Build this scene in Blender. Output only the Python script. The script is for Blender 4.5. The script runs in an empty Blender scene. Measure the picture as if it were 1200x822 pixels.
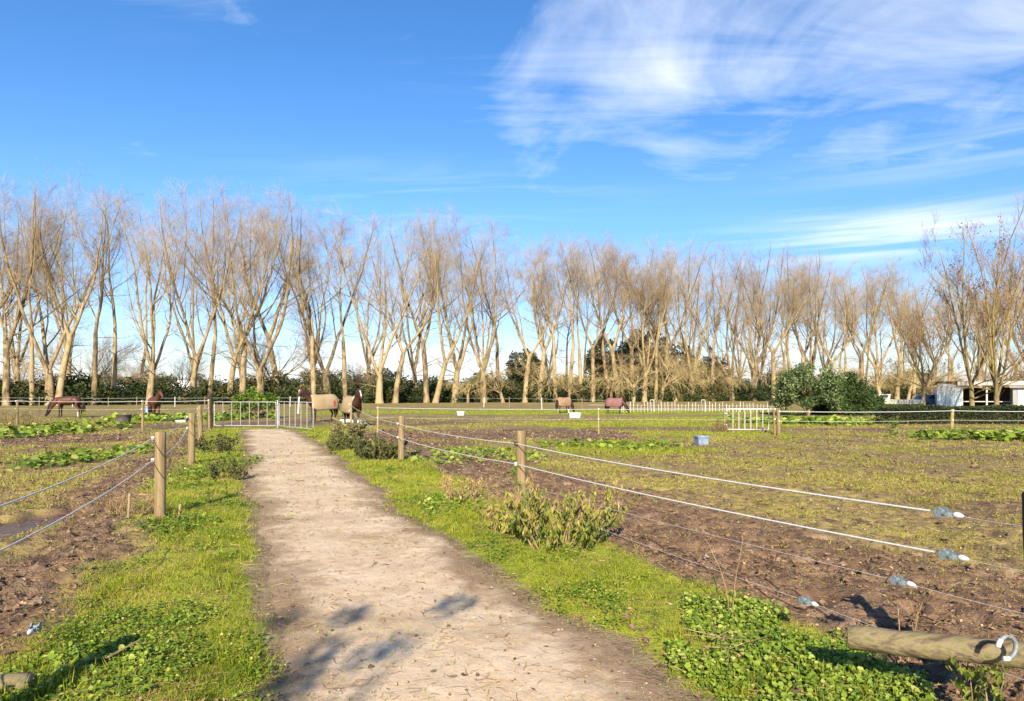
import bpy, math, random
import numpy as np
from mathutils import Vector, Matrix, Euler
SC = bpy.context.scene
COL = SC.collection
rng = np.random.default_rng(11)
random.seed(5)
F, CX, HZ, EYE = 800.0, 600.0, 460.0, 1.7      # focal length in photo pixels, centre, horizon row, eye height
SUN_EL, SUN_AZ = math.radians(28), math.radians(5)   # shadows run forward and a little to the right

def xat(px, d): return (px - CX) / F * d
def zat(py, d): return EYE - (py - HZ) * d / F
def dat(py): return EYE * F / (py - HZ)

# ------------------------------------------------------------------ noise
def _h(ix, iy, seed):
    h = (ix.astype(np.int64) * 374761393 + iy.astype(np.int64) * 668265263 + seed * 144269504) & 0xffffffff
    h = ((h ^ (h >> 13)) * 1274126177) & 0xffffffff
    return ((h ^ (h >> 16)) & 0xffffff) / float(0xffffff)
def vnoise(x, y, seed=0):
    xi, yi = np.floor(x), np.floor(y)
    fx, fy = x - xi, y - yi
    fx = fx * fx * (3 - 2 * fx); fy = fy * fy * (3 - 2 * fy)
    a = _h(xi, yi, seed); b = _h(xi + 1, yi, seed); c = _h(xi, yi + 1, seed); d = _h(xi + 1, yi + 1, seed)
    return (a + (b - a) * fx) * (1 - fy) + (c + (d - c) * fx) * fy
def fbm(x, y, seed=0, oct=4):
    s, a, t = 0, 1.0, 0
    for o in range(oct):
        s = s + a * vnoise(x * 2 ** o + 17.3 * o, y * 2 ** o - 9.1 * o, seed + o); t += a; a *= .5
    return s / t
def sst(a, b, x):
    t = np.clip((x - a) / (b - a), 0, 1); return t * t * (3 - 2 * t)

# ------------------------------------------------------------------ layout of the ground
def XL(y): return -1.34 - 0.402 * (y - 3.76)                          # path edges
def XR(y): return np.where(y < 22.7, .85 - .372 * (y - 3.76), -6.2 - .43 * (y - 22.7)) - .22 * sst(4.5, 9, np.asarray(y, float))
def XFL(y): return -4.68 - .40 * (y - 9.07)                           # the two rope fences
def XFR(y): return .12 - .382 * (y - 8.95)
def path_e(x, y):
    n = (fbm(x * 1.1, y * 1.1, 3, 4) - .5) * .55
    fade = sst(30.5, 33.5, y) * 3
    return np.minimum(x - XL(y), XR(y) - x) + n - fade
def ell(x, y, cx, cy, rx, ry, n=.5, s=1.0, seed=50):
    r = np.sqrt(((x - cx) / rx) ** 2 + ((y - cy) / ry) ** 2)
    return 1 - sst(.7, 1.15, r + (fbm(x * s, y * s, seed, 3) - .5) * n * 2)
def zones(x, y):
    """lush grass, mud, wet, each 0..1"""
    e = path_e(x, y)
    n1 = (fbm(x * .55, y * .55, 21, 4) - .5)
    inl, inr = XFL(y) - x, x - XFR(y)             # metres inside the left / right paddock
    near = 1 - sst(31, 34, y)
    verge = (1 - sst(-.1, .7, inl + n1 * 1.6)) * (1 - sst(.0, .5, inr - .12 + n1 * .8)) * near
    far = sst(32, 40, y)
    lush = verge
    lush = np.maximum(lush, .75 * ell(x, y, 2, 27.5, 10, 3.0, 1.1, .5))
    lush = np.maximum(lush, .9 * ell(x, y, 3.5, 21.0, 2.6, 2.2, 1.0, .8))
    lush = np.maximum(lush, .8 * ell(x, y, -1.2, 17.0, 1.7, 2.2, 1.0, .8))
    lush = np.maximum(lush, .7 * ell(x, y, 8.5, 36, 9, 3.0, 1.1, .4))
    lush = np.maximum(lush, ell(x, y, 13, 58, 30, 6, .7, .15) * .9)
    lush = np.maximum(lush, ell(x, y, 17, 43, 11, 5, .8, .25) * .8)
    lush = np.maximum(lush, ell(x, y, -20, 40, 4.5, 5, .9, .4) * .7)
    lush = np.maximum(lush, ell(x, y, -10, 60, 60, 10, .5, .1) * .35)
    lush = np.maximum(lush, sst(66, 80, y) * .35)
    mudr = sst(.15, .7, inr + n1 * 1.0) * (1 - sst(1.6, 4.4 - .06 * np.clip(y, 0, 30), inr + n1 * 3.0)) * (1 - sst(24, 30, y))
    mudl = sst(.2, .9, inl + n1 * 1.4) * (1 - sst(.9, 2.0, inl + n1 * 2.2)) * (1 - sst(23, 28, y))
    mud = np.maximum(mudr, mudl)
    mud = np.maximum(mud, ell(x, y, -1.5, 26.5, 6.0, 3.5, .8, .5) * .95)
    mud = np.maximum(mud, ell(x, y, -17.5, 34.5, 6.5, 3.2, .7, .5) * .9)
    mud = np.maximum(mud, ell(x, y, -15.5, 25.0, 3.6, 3.0, .9, .5) * .85)
    mud = np.maximum(mud, ell(x, y, -9.5, 38.5, 8, 4.5, .7, .4) * .8)
    mud = np.maximum(mud, ell(x, y, 9.5, 31.5, 12, 1.6, 1.1, .5) * .7)
    mud = np.maximum(mud, ell(x, y, -2, 43, 12, 4.0, .9, .3) * .55)
    mud = np.maximum(mud, ell(x, y, 3.6, 4.8, 3.0, 3.0, .7, .7) * .8)
    mud = mud * (1 - verge * .95)
    lush = lush * (1 - mud * .8)
    wet = ell(x, y, -6.25, 8.3, .55, 1.2, .7, 1.4) * (1 - verge)
    bare = sst(-.55, .05, e) * near
    bare = sst(-.32, .08, e) * near
    return lush, mud, wet, bare, e
def gh(x, y, Z=None):
    x = np.asarray(x, float); y = np.asarray(y, float)
    lush, mud, wet, bare, e = Z if Z is not None else zones(x, y)
    fade = 1 - sst(12, 34, np.hypot(x, y))
    rough = np.clip(1 - np.maximum(bare, lush * .8), 0, 1)
    h = (fbm(x * .12, y * .12, 5, 2) - .5) * .10
    h = h + (fbm(x * 1.7, y * 1.7, 8, 3) - .5) * .06 * (.4 + .6 * rough)
    b = np.abs(fbm(x * 4.3, y * 4.3, 31, 3) - .5) * 2
    h = h + rough * fade * (.75 + .7 * mud) * ((.35 - b) * .13)
    h = h + rough * fade * (fbm(x * 11, y * 11, 41, 2) - .5) * .055 * (.4 + .6 * mud)
    cx, cy = np.floor(x / .42), np.floor(y / .42); hp = np.zeros_like(x)
    for i in (-1, 0, 1):
        for j in (-1, 0, 1):
            u, v = cx + i, cy + j; px, py = (u + .2 + .6 * _h(u, v, 61)) * .42, (v + .2 + .6 * _h(u, v, 62)) * .42; k = _h(u, v, 63)
            q = np.hypot(x - px, y - py) / (.065 + .06 * k); hp = np.maximum(hp, (k > .35) * np.exp(-q ** 4)) - .0 * q
    h = h - rough * (1 - sst(14, 26, np.hypot(x, y))) * hp * .05 * (1 - wet)
    h = h + sst(0, .5, -e) * (1 - sst(3, 5, -e)) * .035
    h = h * (1 - wet * .8) - wet * .05
    return h

# ------------------------------------------------------------------ mesh building
class MB:
    def __init__(s): s.V, s.Q, s.T, s.A, s.n = [], [], [], [], 0
    def add(s, V, Q=None, T=None, tint=.5):
        V = np.asarray(V, float).reshape(-1, 3)
        if Q is not None and len(Q): s.Q.append(np.asarray(Q, np.int64) + s.n)
        if T is not None and len(T): s.T.append(np.asarray(T, np.int64) + s.n)
        a = np.empty(len(V)); a[:] = tint
        s.V.append(V); s.A.append(a); s.n += len(V); return s
    def tubes(s, P, R, S=5, tint=.5, cap=False):
        P = np.asarray(P, float); R = np.asarray(R, float)
        if P.ndim == 2: P = P[None]; R = np.broadcast_to(R, P.shape[:2])
        N, K = P.shape[:2]
        T = np.gradient(P, axis=1); T /= np.linalg.norm(T, axis=2, keepdims=True) + 1e-9
        m = T.mean(1); ref = np.where((np.abs(m[:, 2]) > .8 * np.linalg.norm(m, axis=1))[:, None], [1., 0.03, 0.], [0.02, 0., 1.])[:, None, :]
        u = np.cross(T, np.broadcast_to(ref, T.shape)); u /= np.linalg.norm(u, axis=2, keepdims=True) + 1e-9
        v = np.cross(T, u)
        a = np.arange(S) / S * 2 * math.pi
        ring = P[:, :, None, :] + R[:, :, None, None] * (np.cos(a)[None, None, :, None] * u[:, :, None, :] + np.sin(a)[None, None, :, None] * v[:, :, None, :])
        base = (np.arange(N) * K * S)[:, None, None]
        k = (np.arange(K - 1) * S)[None, :, None]; j = np.arange(S)[None, None, :]; j2 = (j + 1) % S
        q = np.stack([base + k + j, base + k + j2, base + k + S + j2, base + k + S + j], -1).reshape(-1, 4)
        t = None
        if cap:
            f = [[0, i, i + 1] for i in range(1, S - 1)]; f = np.array(f)
            b0 = (np.arange(N) * K * S)[:, None, None]
            t = np.concatenate([(b0 + f[None, :, ::-1]).reshape(-1, 3), (b0 + (K - 1) * S + f[None]).reshape(-1, 3)])
        tt = np.repeat(np.broadcast_to(tint, (N,)), K * S) if np.ndim(tint) else tint
        return s.add(ring, q, t, tt)
    def box(s, c, size, rz=0, rx=0, ry=0, tint=.5):
        v = np.array([[x, y, z] for x in (-.5, .5) for y in (-.5, .5) for z in (-.5, .5)]) * size
        M = np.array(Euler((rx, ry, rz)).to_matrix())
        return s.add(v @ M.T + np.array(c), [[0, 1, 3, 2], [4, 6, 7, 5], [0, 4, 5, 1], [2, 3, 7, 6], [0, 2, 6, 4], [1, 5, 7, 3]], tint=tint)
    def lathe(s, prof, c=(0, 0, 0), S=16, tint=.5, M=None):
        prof = np.array(prof, float); K = len(prof)
        a = np.arange(S) / S * 2 * math.pi
        V = np.stack([prof[:, 0:1] * np.cos(a), prof[:, 0:1] * np.sin(a), np.repeat(prof[:, 1:2], S, 1)], -1).reshape(-1, 3)
        if M is not None: V = V @ np.array(M).T
        V = V + np.array(c)
        q = [[k * S + j, k * S + (j + 1) % S, (k + 1) * S + (j + 1) % S, (k + 1) * S + j] for k in range(K - 1) for j in range(S)]
        return s.add(V, q, tint=tint)
    def leaves(s, C, D, N, L, W, tint, droop=.0):
        n = len(C); L = np.broadcast_to(L, (n,))[:, None]; W = np.broadcast_to(W, (n,))[:, None]
        S = np.cross(D, N); S /= np.linalg.norm(S, axis=1, keepdims=True) + 1e-9
        N = np.cross(S, D)
        V = np.stack([C, C + D * L * .45 + S * W * .5 + N * W * .18, C + D * L - N * L * droop, C + D * L * .45 - S * W * .5 + N * W * .18], 1)
        i = np.arange(n)[:, None] * 4
        return s.add(V, None, np.concatenate([i + [0, 1, 2], i + [0, 2, 3]]), np.repeat(np.broadcast_to(tint, (n,)), 4))
    def rounds(s, C, D, N, L, tint):
        n = len(C); L = np.broadcast_to(L, (n,))[:, None]
        S = np.cross(D, N); S /= np.linalg.norm(S, axis=1, keepdims=True) + 1e-9
        N = np.cross(S, D)
        pts = [(0, 0, 0), (.25, .46, .10), (.72, .42, .10), (1, 0, -.05), (.72, -.42, .10), (.25, -.46, .10)]
        V = np.stack([C + D * L * a + S * L * b + N * L * c for a, b, c in pts], 1)
        i = np.arange(n)[:, None] * 6
        return s.add(V, np.concatenate([i + [0, 1, 2, 3], i + [0, 3, 4, 5]]), None, np.repeat(np.broadcast_to(tint, (n,)), 6))
    def mesh(s, name, mat, smooth=False):
        V = np.concatenate(s.V); Q = np.concatenate(s.Q) if s.Q else np.zeros((0, 4), np.int64); T = np.concatenate(s.T) if s.T else np.zeros((0, 3), np.int64)
        me = bpy.data.meshes.new(name)
        me.vertices.add(len(V)); me.vertices.foreach_set('co', V.astype(np.float32).ravel())
        loops = np.concatenate([Q.ravel(), T.ravel()]).astype(np.int32)
        me.loops.add(len(loops)); me.loops.foreach_set('vertex_index', loops)
        st = np.concatenate([np.arange(len(Q)) * 4, len(Q) * 4 + np.arange(len(T)) * 3]).astype(np.int32)
        me.polygons.add(len(st)); me.polygons.foreach_set('loop_start', st)
        me.polygons.foreach_set('use_smooth', np.full(len(st), smooth))
        me.update(calc_edges=True)
        at = me.attributes.new('tint', 'FLOAT', 'POINT'); at.data.foreach_set('value', np.concatenate(s.A).astype(np.float32))
        me.materials.append(mat)
        return me
    def build(s, name, mat, parent=None, smooth=False, loc=None):
        o = bpy.data.objects.new(name, s.mesh(name, mat, smooth)); COL.objects.link(o)
        if parent: o.parent = parent
        if loc is not None: o.location = loc
        return o

def tag(o, label=None, cat=None, group=None, kind=None):
    if label: o['label'] = label
    if cat: o['category'] = cat
    if group: o['group'] = group
    if kind: o['kind'] = kind
    return o
def thing(name, loc, label, cat, rz=0, group=None):
    o = bpy.data.objects.new(name, None); COL.objects.link(o); o.location = loc; o.rotation_euler = (0, 0, rz); o.empty_display_size = .2
    return tag(o, label, cat, group)
def dup(root, loc, rz=0, sc=1, label=None, group=None):
    r = root.copy(); COL.objects.link(r); r.location = loc; r.rotation_euler = (0, 0, rz)
    r.scale = sc if hasattr(sc, '__len__') else (sc, sc, sc)
    tag(r, label, None, group)
    for ch in list(root.children):
        c = ch.copy(); COL.objects.link(c); c.parent = r
        for g in ch.children:
            d = g.copy(); COL.objects.link(d); d.parent = c
    return r

# ------------------------------------------------------------------ materials
class NT:
    def __init__(s, tree): s.t = tree; s.x = 0
    def n(s, typ, **kw):
        nd = s.t.nodes.new(typ); s.x += 40; nd.location = (s.x, 0)
        for k, v in kw.items(): setattr(nd, k, v)
        return nd
    def link(s, a, b): s.t.links.new(a, b)
    def put(s, sock, v):
        if hasattr(v, 'is_output'): s.link(v, sock)
        else: sock.default_value = v
    def m(s, op, a, b=0.0, c=None, clamp=False):
        nd = s.n('ShaderNodeMath', operation=op, use_clamp=clamp); s.put(nd.inputs[0], a); s.put(nd.inputs[1], b)
        if c is not None: s.put(nd.inputs[2], c)
        return nd.outputs[0]
    def mix(s, f, a, b, mode='MIX'):
        nd = s.n('ShaderNodeMix', data_type='RGBA', blend_type=mode)
        s.put(nd.inputs[0], f); s.put(nd.inputs[6], a if hasattr(a, 'is_output') else (*a, 1)); s.put(nd.inputs[7], b if hasattr(b, 'is_output') else (*b, 1))
        return nd.outputs[2]
    def noise(s, vec, scale, detail=4, rough=.55, dist=0):
        nd = s.n('ShaderNodeTexNoise'); s.link(vec, nd.inputs['Vector']); nd.inputs['Scale'].default_value = scale
        nd.inputs['Detail'].default_value = detail; nd.inputs['Roughness'].default_value = rough; nd.inputs['Distortion'].default_value = dist
        return nd.outputs[0]
    def ramp(s, f, cols):
        nd = s.n('ShaderNodeValToRGB'); e = nd.color_ramp.elements
        while len(e) < len(cols): e.new(.5)
        for el, (p, c) in zip(e, cols): el.position = p; el.color = (*c, 1)
        s.put(nd.inputs[0], f); return nd.outputs[0]
    def range(s, v, a, b, c=0.0, d=1.0):
        nd = s.n('ShaderNodeMapRange'); s.put(nd.inputs[0], v)
        for i, q in enumerate((a, b, c, d)): nd.inputs[i + 1].default_value = q
        return nd.outputs[0]
    def attr(s, name):
        nd = s.n('ShaderNodeAttribute'); nd.attribute_name = name; return nd.outputs['Fac']
    def vmap(s, vec, scale=(1, 1, 1), rot=(0, 0, 0), loc=(0, 0, 0)):
        nd = s.n('ShaderNodeMapping'); s.link(vec, nd.inputs[0]); nd.inputs['Scale'].default_value = scale; nd.inputs['Rotation'].default_value = rot; nd.inputs['Location'].default_value = loc
        return nd.outputs[0]

def new_mat(name):
    m = bpy.data.materials.new(name); m.use_nodes = True; m.node_tree.nodes.clear()
    return m, NT(m.node_tree)
def finish(m, t, col, rough=.8, bump=None, bstr=.3, bdist=.02, metal=0, spec=.3, trans=0):
    out = t.n('ShaderNodeOutputMaterial'); p = t.n('ShaderNodeBsdfPrincipled')
    t.put(p.inputs['Base Color'], col if hasattr(col, 'is_output') else (*col, 1)); t.put(p.inputs['Roughness'], rough)
    p.inputs['Metallic'].default_value = metal; p.inputs['Specular IOR Level'].default_value = spec
    if bump is not None:
        b = t.n('ShaderNodeBump'); b.inputs['Strength'].default_value = bstr; b.inputs['Distance'].default_value = bdist
        t.link(bump, b.inputs['Height']); t.link(b.outputs[0], p.inputs['Normal'])
    sh = p.outputs[0]
    if trans:
        tr = t.n('ShaderNodeBsdfTranslucent'); t.put(tr.inputs[0], col if hasattr(col, 'is_output') else (*col, 1))
        mx = t.n('ShaderNodeMixShader'); mx.inputs[0].default_value = trans; t.link(sh, mx.inputs[1]); t.link(tr.outputs[0], mx.inputs[2]); sh = mx.outputs[0]
    t.link(sh, out.inputs[0]); return m
def mat(name, cols, scale=5, detail=5, rough=.8, bstr=0, bscale=None, stretch=(1, 1, 1), metal=0, spec=.3, rand=0.0, bdist=.01):
    m, t = new_mat(name)
    co = t.n('ShaderNodeTexCoord').outputs['Object']; v = t.vmap(co, stretch)
    f = t.noise(v, scale, detail); f = t.range(f, .25, .75)
    if rand:
        r = t.n('ShaderNodeObjectInfo').outputs['Random']; f = t.m('ADD', f, t.m('MULTIPLY', t.m('SUBTRACT', r, .5), rand))
    b = t.noise(v, bscale or scale * 3, 5) if bstr else None
    return finish(m, t, t.ramp(f, cols), rough, b, bstr, bdist, metal, spec)
def leafmat(name, cols, rough=.55, trans=.25, rand=0.0, spec=.3):
    m, t = new_mat(name)
    f = t.attr('tint')
    if rand:
        r = t.n('ShaderNodeObjectInfo').outputs['Random']; f = t.m('ADD', f, t.m('MULTIPLY', t.m('SUBTRACT', r, .5), rand))
    return finish(m, t, t.ramp(f, cols), rough, trans=trans, spec=spec)

WOOD = mat('weathered_post_wood', [(0, (.13, .085, .045)), (.45, (.20, .14, .070)), (.7, (.28, .205, .11)), (1, (.15, .13, .06))], 22, 8, .85, .9, 70, (1, 1, .07), bdist=.006)
LOGM = mat('log_wood', [(0, (.10, .075, .045)), (.35, (.21, .16, .09)), (.6, (.30, .24, .14)), (.8, (.24, .22, .10)), (1, (.16, .16, .07))], 9, 7, .85, .7, 26, (.15, 1, 1), bdist=.006)
ENDWOOD = mat('cut_wood', [(0, (.20, .14, .08)), (1, (.36, .27, .16))], 14, 4, .9)
DARKWOOD_SHADE = mat('dark_and_shaded_post_wood', [(0, (.022, .016, .012)), (.6, (.05, .036, .026)), (1, (.09, .065, .04))], 8, 6, .85, .5, 20, (1, 1, .12))  # dark gate post, and shade painted onto the right strainer post
ROPE = mat('white_rope', [(0, (.42, .41, .40)), (1, (.66, .65, .64))], 60, 2, .7)
WIRE = mat('thin_wire', [(0, (.30, .29, .28)), (1, (.55, .53, .50))], 40, 2, .5, spec=.5)
PLASTIC = mat('white_plastic', [(0, (.46, .46, .44)), (1, (.60, .60, .58))], 20, 2, .4)
BLACKP = mat('black_plastic', [(0, (.015, .015, .015)), (1, (.04, .038, .035))], 12, 3, .5)
GREYP = mat('grey_blue_fitting', [(0, (.07, .095, .11)), (.5, (.16, .20, .215)), (1, (.30, .34, .35))], 90, 4, .55, .2, spec=.5)
STEEL = mat('dull_steel', [(0, (.10, .11, .12)), (1, (.24, .26, .28))], 30, 4, .5, .2, spec=.5)
GALV = mat('galvanised_steel', [(0, (.30, .31, .32)), (1, (.52, .53, .53))], 18, 4, .42, metal=.35, spec=.5)
WHITEP = mat('white_paint', [(0, (.42, .40, .36)), (1, (.60, .585, .55))], 4, 4, .6, rand=.3)
BARK = mat('poplar_bark', [(0, (.055, .040, .024)), (.33, (.17, .125, .068)), (.55, (.30, .222, .118)), (.8, (.355, .28, .16)), (1, (.25, .205, .085))], 2.2, 8, .9, .9, 6, (1, 1, .35), rand=.5, bdist=.05)
TWIG = mat('poplar_twigs', [(0, (.21, .15, .088)), (.5, (.35, .26, .152)), (1, (.44, .345, .21))], .35, 3, .9, rand=.5)
WILLOWT = mat('willow_twigs', [(0, (.28, .20, .08)), (.5, (.42, .32, .14)), (1, (.50, .42, .20))], .5, 3, .9, rand=.4)
YBARK = mat('lichen_bark', [(0, (.10, .075, .04)), (.4, (.21, .16, .075)), (.7, (.33, .26, .09)), (1, (.25, .20, .11))], 1.3, 6, .9, .6, 6, (1, 1, .4), bdist=.04)
YTWIG = mat('brown_twigs', [(0, (.16, .09, .05)), (.6, (.26, .165, .085)), (1, (.34, .24, .11))], .5, 3, .9)
STEM = mat('dry_stems', [(0, (.14, .09, .05)), (.6, (.28, .19, .10)), (1, (.42, .32, .18))], 14, 3, .9)
GREEN = [(0, (.028, .052, .010)), (.4, (.075, .125, .018)), (.7, (.15, .22, .028)), (1, (.24, .29, .05))]
GRASS = leafmat('grass_blades', [(0, (.09, .125, .010)), (.35, (.24, .285, .017)), (.62, (.38, .40, .030)), (.8, (.43, .35, .075)), (1, (.46, .32, .14))], .6, .4)
PADG = leafmat('paddock_grass', [(0, (.11, .115, .020)), (.4, (.25, .24, .038)), (.75, (.34, .30, .065)), (1, (.40, .31, .12))], .7, .25)
LUSH = leafmat('broad_leaves', [(0, (.045, .085, .010)), (.5, (.165, .25, .022)), (.85, (.28, .36, .04)), (1, (.40, .41, .10))], .5, .3)
SHRUB = leafmat('dark_shrub_leaves', [(0, (.018, .028, .009)), (.5, (.042, .062, .016)), (.85, (.085, .10, .025)), (1, (.17, .13, .055))], .6, .15, .55)
PINE = leafmat('dark_pine_needles', [(0, (.012, .022, .010)), (.6, (.030, .050, .017)), (1, (.065, .080, .026))], .7, .1, .2)
PALE = leafmat('pale_bush_leaves', [(0, (.03, .055, .018)), (.4, (.09, .13, .042)), (.75, (.22, .26, .10)), (1, (.40, .42, .22))], .45, .15)
MOUND = leafmat('mound_leaves', [(0, (.02, .038, .010)), (.6, (.045, .085, .016)), (1, (.11, .16, .03))], .6, .15)
YLEAF = leafmat('yellowing_leaves', [(0, (.05, .085, .012)), (.3, (.16, .20, .022)), (.55, (.31, .31, .05)), (.8, (.42, .31, .12)), (1, (.34, .21, .10))], .55, .3)
DEAD = leafmat('dead_leaves', [(0, (.09, .05, .025)), (.5, (.22, .125, .06)), (.85, (.36, .22, .11)), (1, (.5, .36, .2))], .8, .1)
OLIVE = leafmat('olive_bush_leaves', [(0, (.03, .038, .012)), (.4, (.08, .09, .025)), (.75, (.15, .15, .045)), (1, (.24, .17, .08))], .6, .15)
CLOD = mat('soil_clods', [(0, (.07, .042, .027)), (.5, (.15, .092, .058)), (.8, (.24, .155, .10)), (1, (.42, .31, .22))], 9, 3, .95)

def ground_mat():
    m, t = new_mat('paddock_ground')
    P = t.n('ShaderNodeTexCoord').outputs['Object']
    lush, mud, wet, bare = [t.attr(a) for a in ('lush', 'mud', 'wet', 'bare')]
    nL = t.noise(P, .35, 6, .6); nM = t.noise(P, 2.6, 8, .62); nS = t.noise(P, 11, 6, .65); nT = t.noise(P, 45, 4, .6)
    f = t.m('ADD', t.m('MULTIPLY', nL, .40), t.m('ADD', t.m('MULTIPLY', nM, .40), t.m('MULTIPLY', nS, .25)))
    pad = t.ramp(t.range(f, .36, .70), [(0, (.10, .062, .034)), (.33, (.215, .145, .072)), (.54, (.285, .22, .078)), (.80, (.30, .26, .060)), (1, (.35, .27, .13))])
    pad = t.mix(t.m('MULTIPLY', t.range(nS, .54, .64), .8), pad, (.085, .052, .034))
    v2 = t.n('ShaderNodeTexVoronoi'); t.link(P, v2.inputs['Vector']); v2.inputs['Scale'].default_value = 2.3; s2 = t.n('ShaderNodeSeparateColor'); t.link(v2.outputs['Color'], s2.inputs[0])
    hoof = t.m('MULTIPLY', t.range(t.m('ADD', v2.outputs['Distance'], t.m('MULTIPLY', t.m('SUBTRACT', nS, .5), .5)), .34, .16), t.m('GREATER_THAN', s2.outputs[0], .35))
    pad = t.mix(t.m('MULTIPLY', hoof, .85), pad, (.105, .062, .038))
    mc = t.ramp(t.range(t.m('ADD', t.m('MULTIPLY', nM, .6), t.m('MULTIPLY', nS, .45)), .36, .68), [(0, (.078, .043, .028)), (.45, (.145, .088, .054)), (.75, (.225, .145, .090)), (1, (.36, .245, .16))])
    vo = t.n('ShaderNodeTexVoronoi'); t.link(P, vo.inputs['Vector']); vo.inputs['Scale'].default_value = 26
    mc = t.mix(t.m('MULTIPLY', t.m('LESS_THAN', vo.outputs['Distance'], .13), .55), mc, (.36, .26, .18))
    gc = t.ramp(t.range(t.m('ADD', t.m('MULTIPLY', nM, .55), t.m('MULTIPLY', nS, .5)), .36, .70), [(0, (.085, .11, .014)), (.4, (.20, .24, .020)), (.75, (.31, .33, .033)), (1, (.34, .28, .08))])
    def soft(a, k=.55): return t.range(t.m('ADD', a, t.m('MULTIPLY', t.m('SUBTRACT', t.m('ADD', t.m('MULTIPLY', nM, .6), t.m('MULTIPLY', nS, .4)), .5), k * 2)), .32, .68)
    c = t.mix(soft(lush), pad, gc)
    c = t.mix(soft(mud), c, mc)
    bc = t.ramp(t.range(nM, .35, .7), [(0, (.18, .12, .068)), (.6, (.27, .195, .115)), (1, (.31, .26, .10))])
    c = t.mix(soft(bare, .4), c, bc)
    c = t.mix(t.m('MULTIPLY', wet, .75), c, (.085, .046, .036))
    c = t.mix(t.m('MULTIPLY', t.m('SUBTRACT', nT, .5), .5, clamp=True), c, (.02, .012, .008))
    r = t.range(wet, 0, 1, .92, .40)
    hb = t.m('ADD', t.m('MULTIPLY', nM, .5), t.m('ADD', t.m('MULTIPLY', nS, .5), t.m('MULTIPLY', nT, .25)))
    hb = t.m('MULTIPLY', hb, t.m('SUBTRACT', 1.0, t.m('MULTIPLY', wet, .85)))
    return finish(m, t, c, r, hb, .9, .10, spec=.25)
def path_mat():
    m, t = new_mat('gravel_path')
    P = t.n('ShaderNodeTexCoord').outputs['Object']
    edge = t.attr('edge')
    nL = t.noise(P, .9, 6, .6); nM = t.noise(P, 5, 7, .65); nS = t.noise(P, 30, 5, .65); nT = t.noise(P, 110, 3, .6)
    f = t.m('ADD', t.m('MULTIPLY', nL, .5), t.m('ADD', t.m('MULTIPLY', nM, .3), t.m('MULTIPLY', nS, .25)))
    c = t.ramp(t.range(f, .38, .68), [(0, (.36, .25, .15)), (.35, (.53, .395, .26)), (.65, (.62, .48, .33)), (1, (.67, .545, .395))])
    ed = t.range(t.m('ADD', edge, t.m('MULTIPLY', t.m('SUBTRACT', t.m('ADD', t.m('MULTIPLY', nL, .6), t.m('MULTIPLY', nM, .4)), .5), 1.7)), .48, .10)
    c = t.mix(t.m('MULTIPLY', ed, .8), c, (.215, .140, .080))
    st = t.m('MULTIPLY', t.range(t.noise(P, .55, 5, .7), .60, .70), .55)
    c = t.mix(st, c, (.22, .155, .095))
    vo = t.n('ShaderNodeTexVoronoi'); t.link(P, vo.inputs['Vector']); vo.inputs['Scale'].default_value = 42
    peb = t.m('LESS_THAN', vo.outputs['Distance'], .22)
    vc = t.n('ShaderNodeSeparateColor'); t.link(vo.outputs['Color'], vc.inputs[0])
    c = t.mix(t.m('MULTIPLY', peb, t.m('MULTIPLY', t.m('GREATER_THAN', vc.outputs[0], .6), .6)), c, t.ramp(vc.outputs[1], [(0, (.16, .11, .07)), (.5, (.42, .34, .25)), (1, (.66, .58, .47))]))
    c = t.mix(t.range(nT, .60, .75, 0, .45), c, (.17, .115, .07))
    c = t.mix(t.range(nS, .50, .72, 0, .55), c, (.25, .175, .10))
    hb = t.m('ADD', t.m('MULTIPLY', nM, .35), t.m('ADD', t.m('MULTIPLY', nS, .45), t.m('MULTIPLY', nT, .3)))
    return finish(m, t, c, .93, hb, .6, .035, spec=.2)

# ------------------------------------------------------------------ ground and path
def axis(lo, hi, step, g, far_lo, far_hi):
    a = list(np.arange(lo, hi, step)); s = step; v = a[-1]
    while v < far_hi: s *= g; v += s; a.append(v)
    s = step; v = a[0]; b = []
    while v > far_lo: s *= g; v -= s; b.append(v)
    return np.array(b[::-1] + a)
def grid(X, Y):
    nx, ny = X.shape[1], X.shape[0]
    i = np.arange(nx * ny).reshape(ny, nx)
    return np.stack([i[:-1, :-1], i[:-1, 1:], i[1:, 1:], i[1:, :-1]], -1).reshape(-1, 4)
gx, gy = np.meshgrid(axis(-6.5, 7.5, .04, 1.05, -900, 900), axis(2.4, 13.5, .04, 1.05, -150, 1500))
Z = zones(gx, gy)
gz = gh(gx, gy, Z)
mb = MB().add(np.stack([gx, gy, gz], -1), grid(gx, gy))
ground = mb.build('ground', ground_mat(), smooth=True)
for nm, a in zip(('lush', 'mud', 'wet', 'bare'), Z):
    at = ground.data.attributes.new(nm, 'FLOAT', 'POINT'); at.data.foreach_set('value', a.astype(np.float32).ravel())
tag(ground, kind='structure')
yy = axis(2.6, 10, .035, 1.012, -6, 36)
uu = np.linspace(-.22, 1.22, 96)
U, PY = np.meshgrid(uu, yy)
PX = XL(PY) + U * (XR(PY) - XL(PY))
pe = path_e(PX, PY)
pz = gh(PX, PY) + np.clip(pe * .06 - .003, -.06, .007) + np.clip(pe * 3, 0, 1) * ((fbm(PX * 14, PY * 14, 77, 2) - .5) * .012 + (fbm(PX * 2.2, PY * 2.2, 78, 3) - .5) * .02)
path = MB().add(np.stack([PX, PY, pz], -1), grid(PX, PY)).build('path', path_mat(), smooth=True)
at = path.data.attributes.new('edge', 'FLOAT', 'POINT'); at.data.foreach_set('value', pe.astype(np.float32).ravel())
tag(path, kind='structure')

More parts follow.
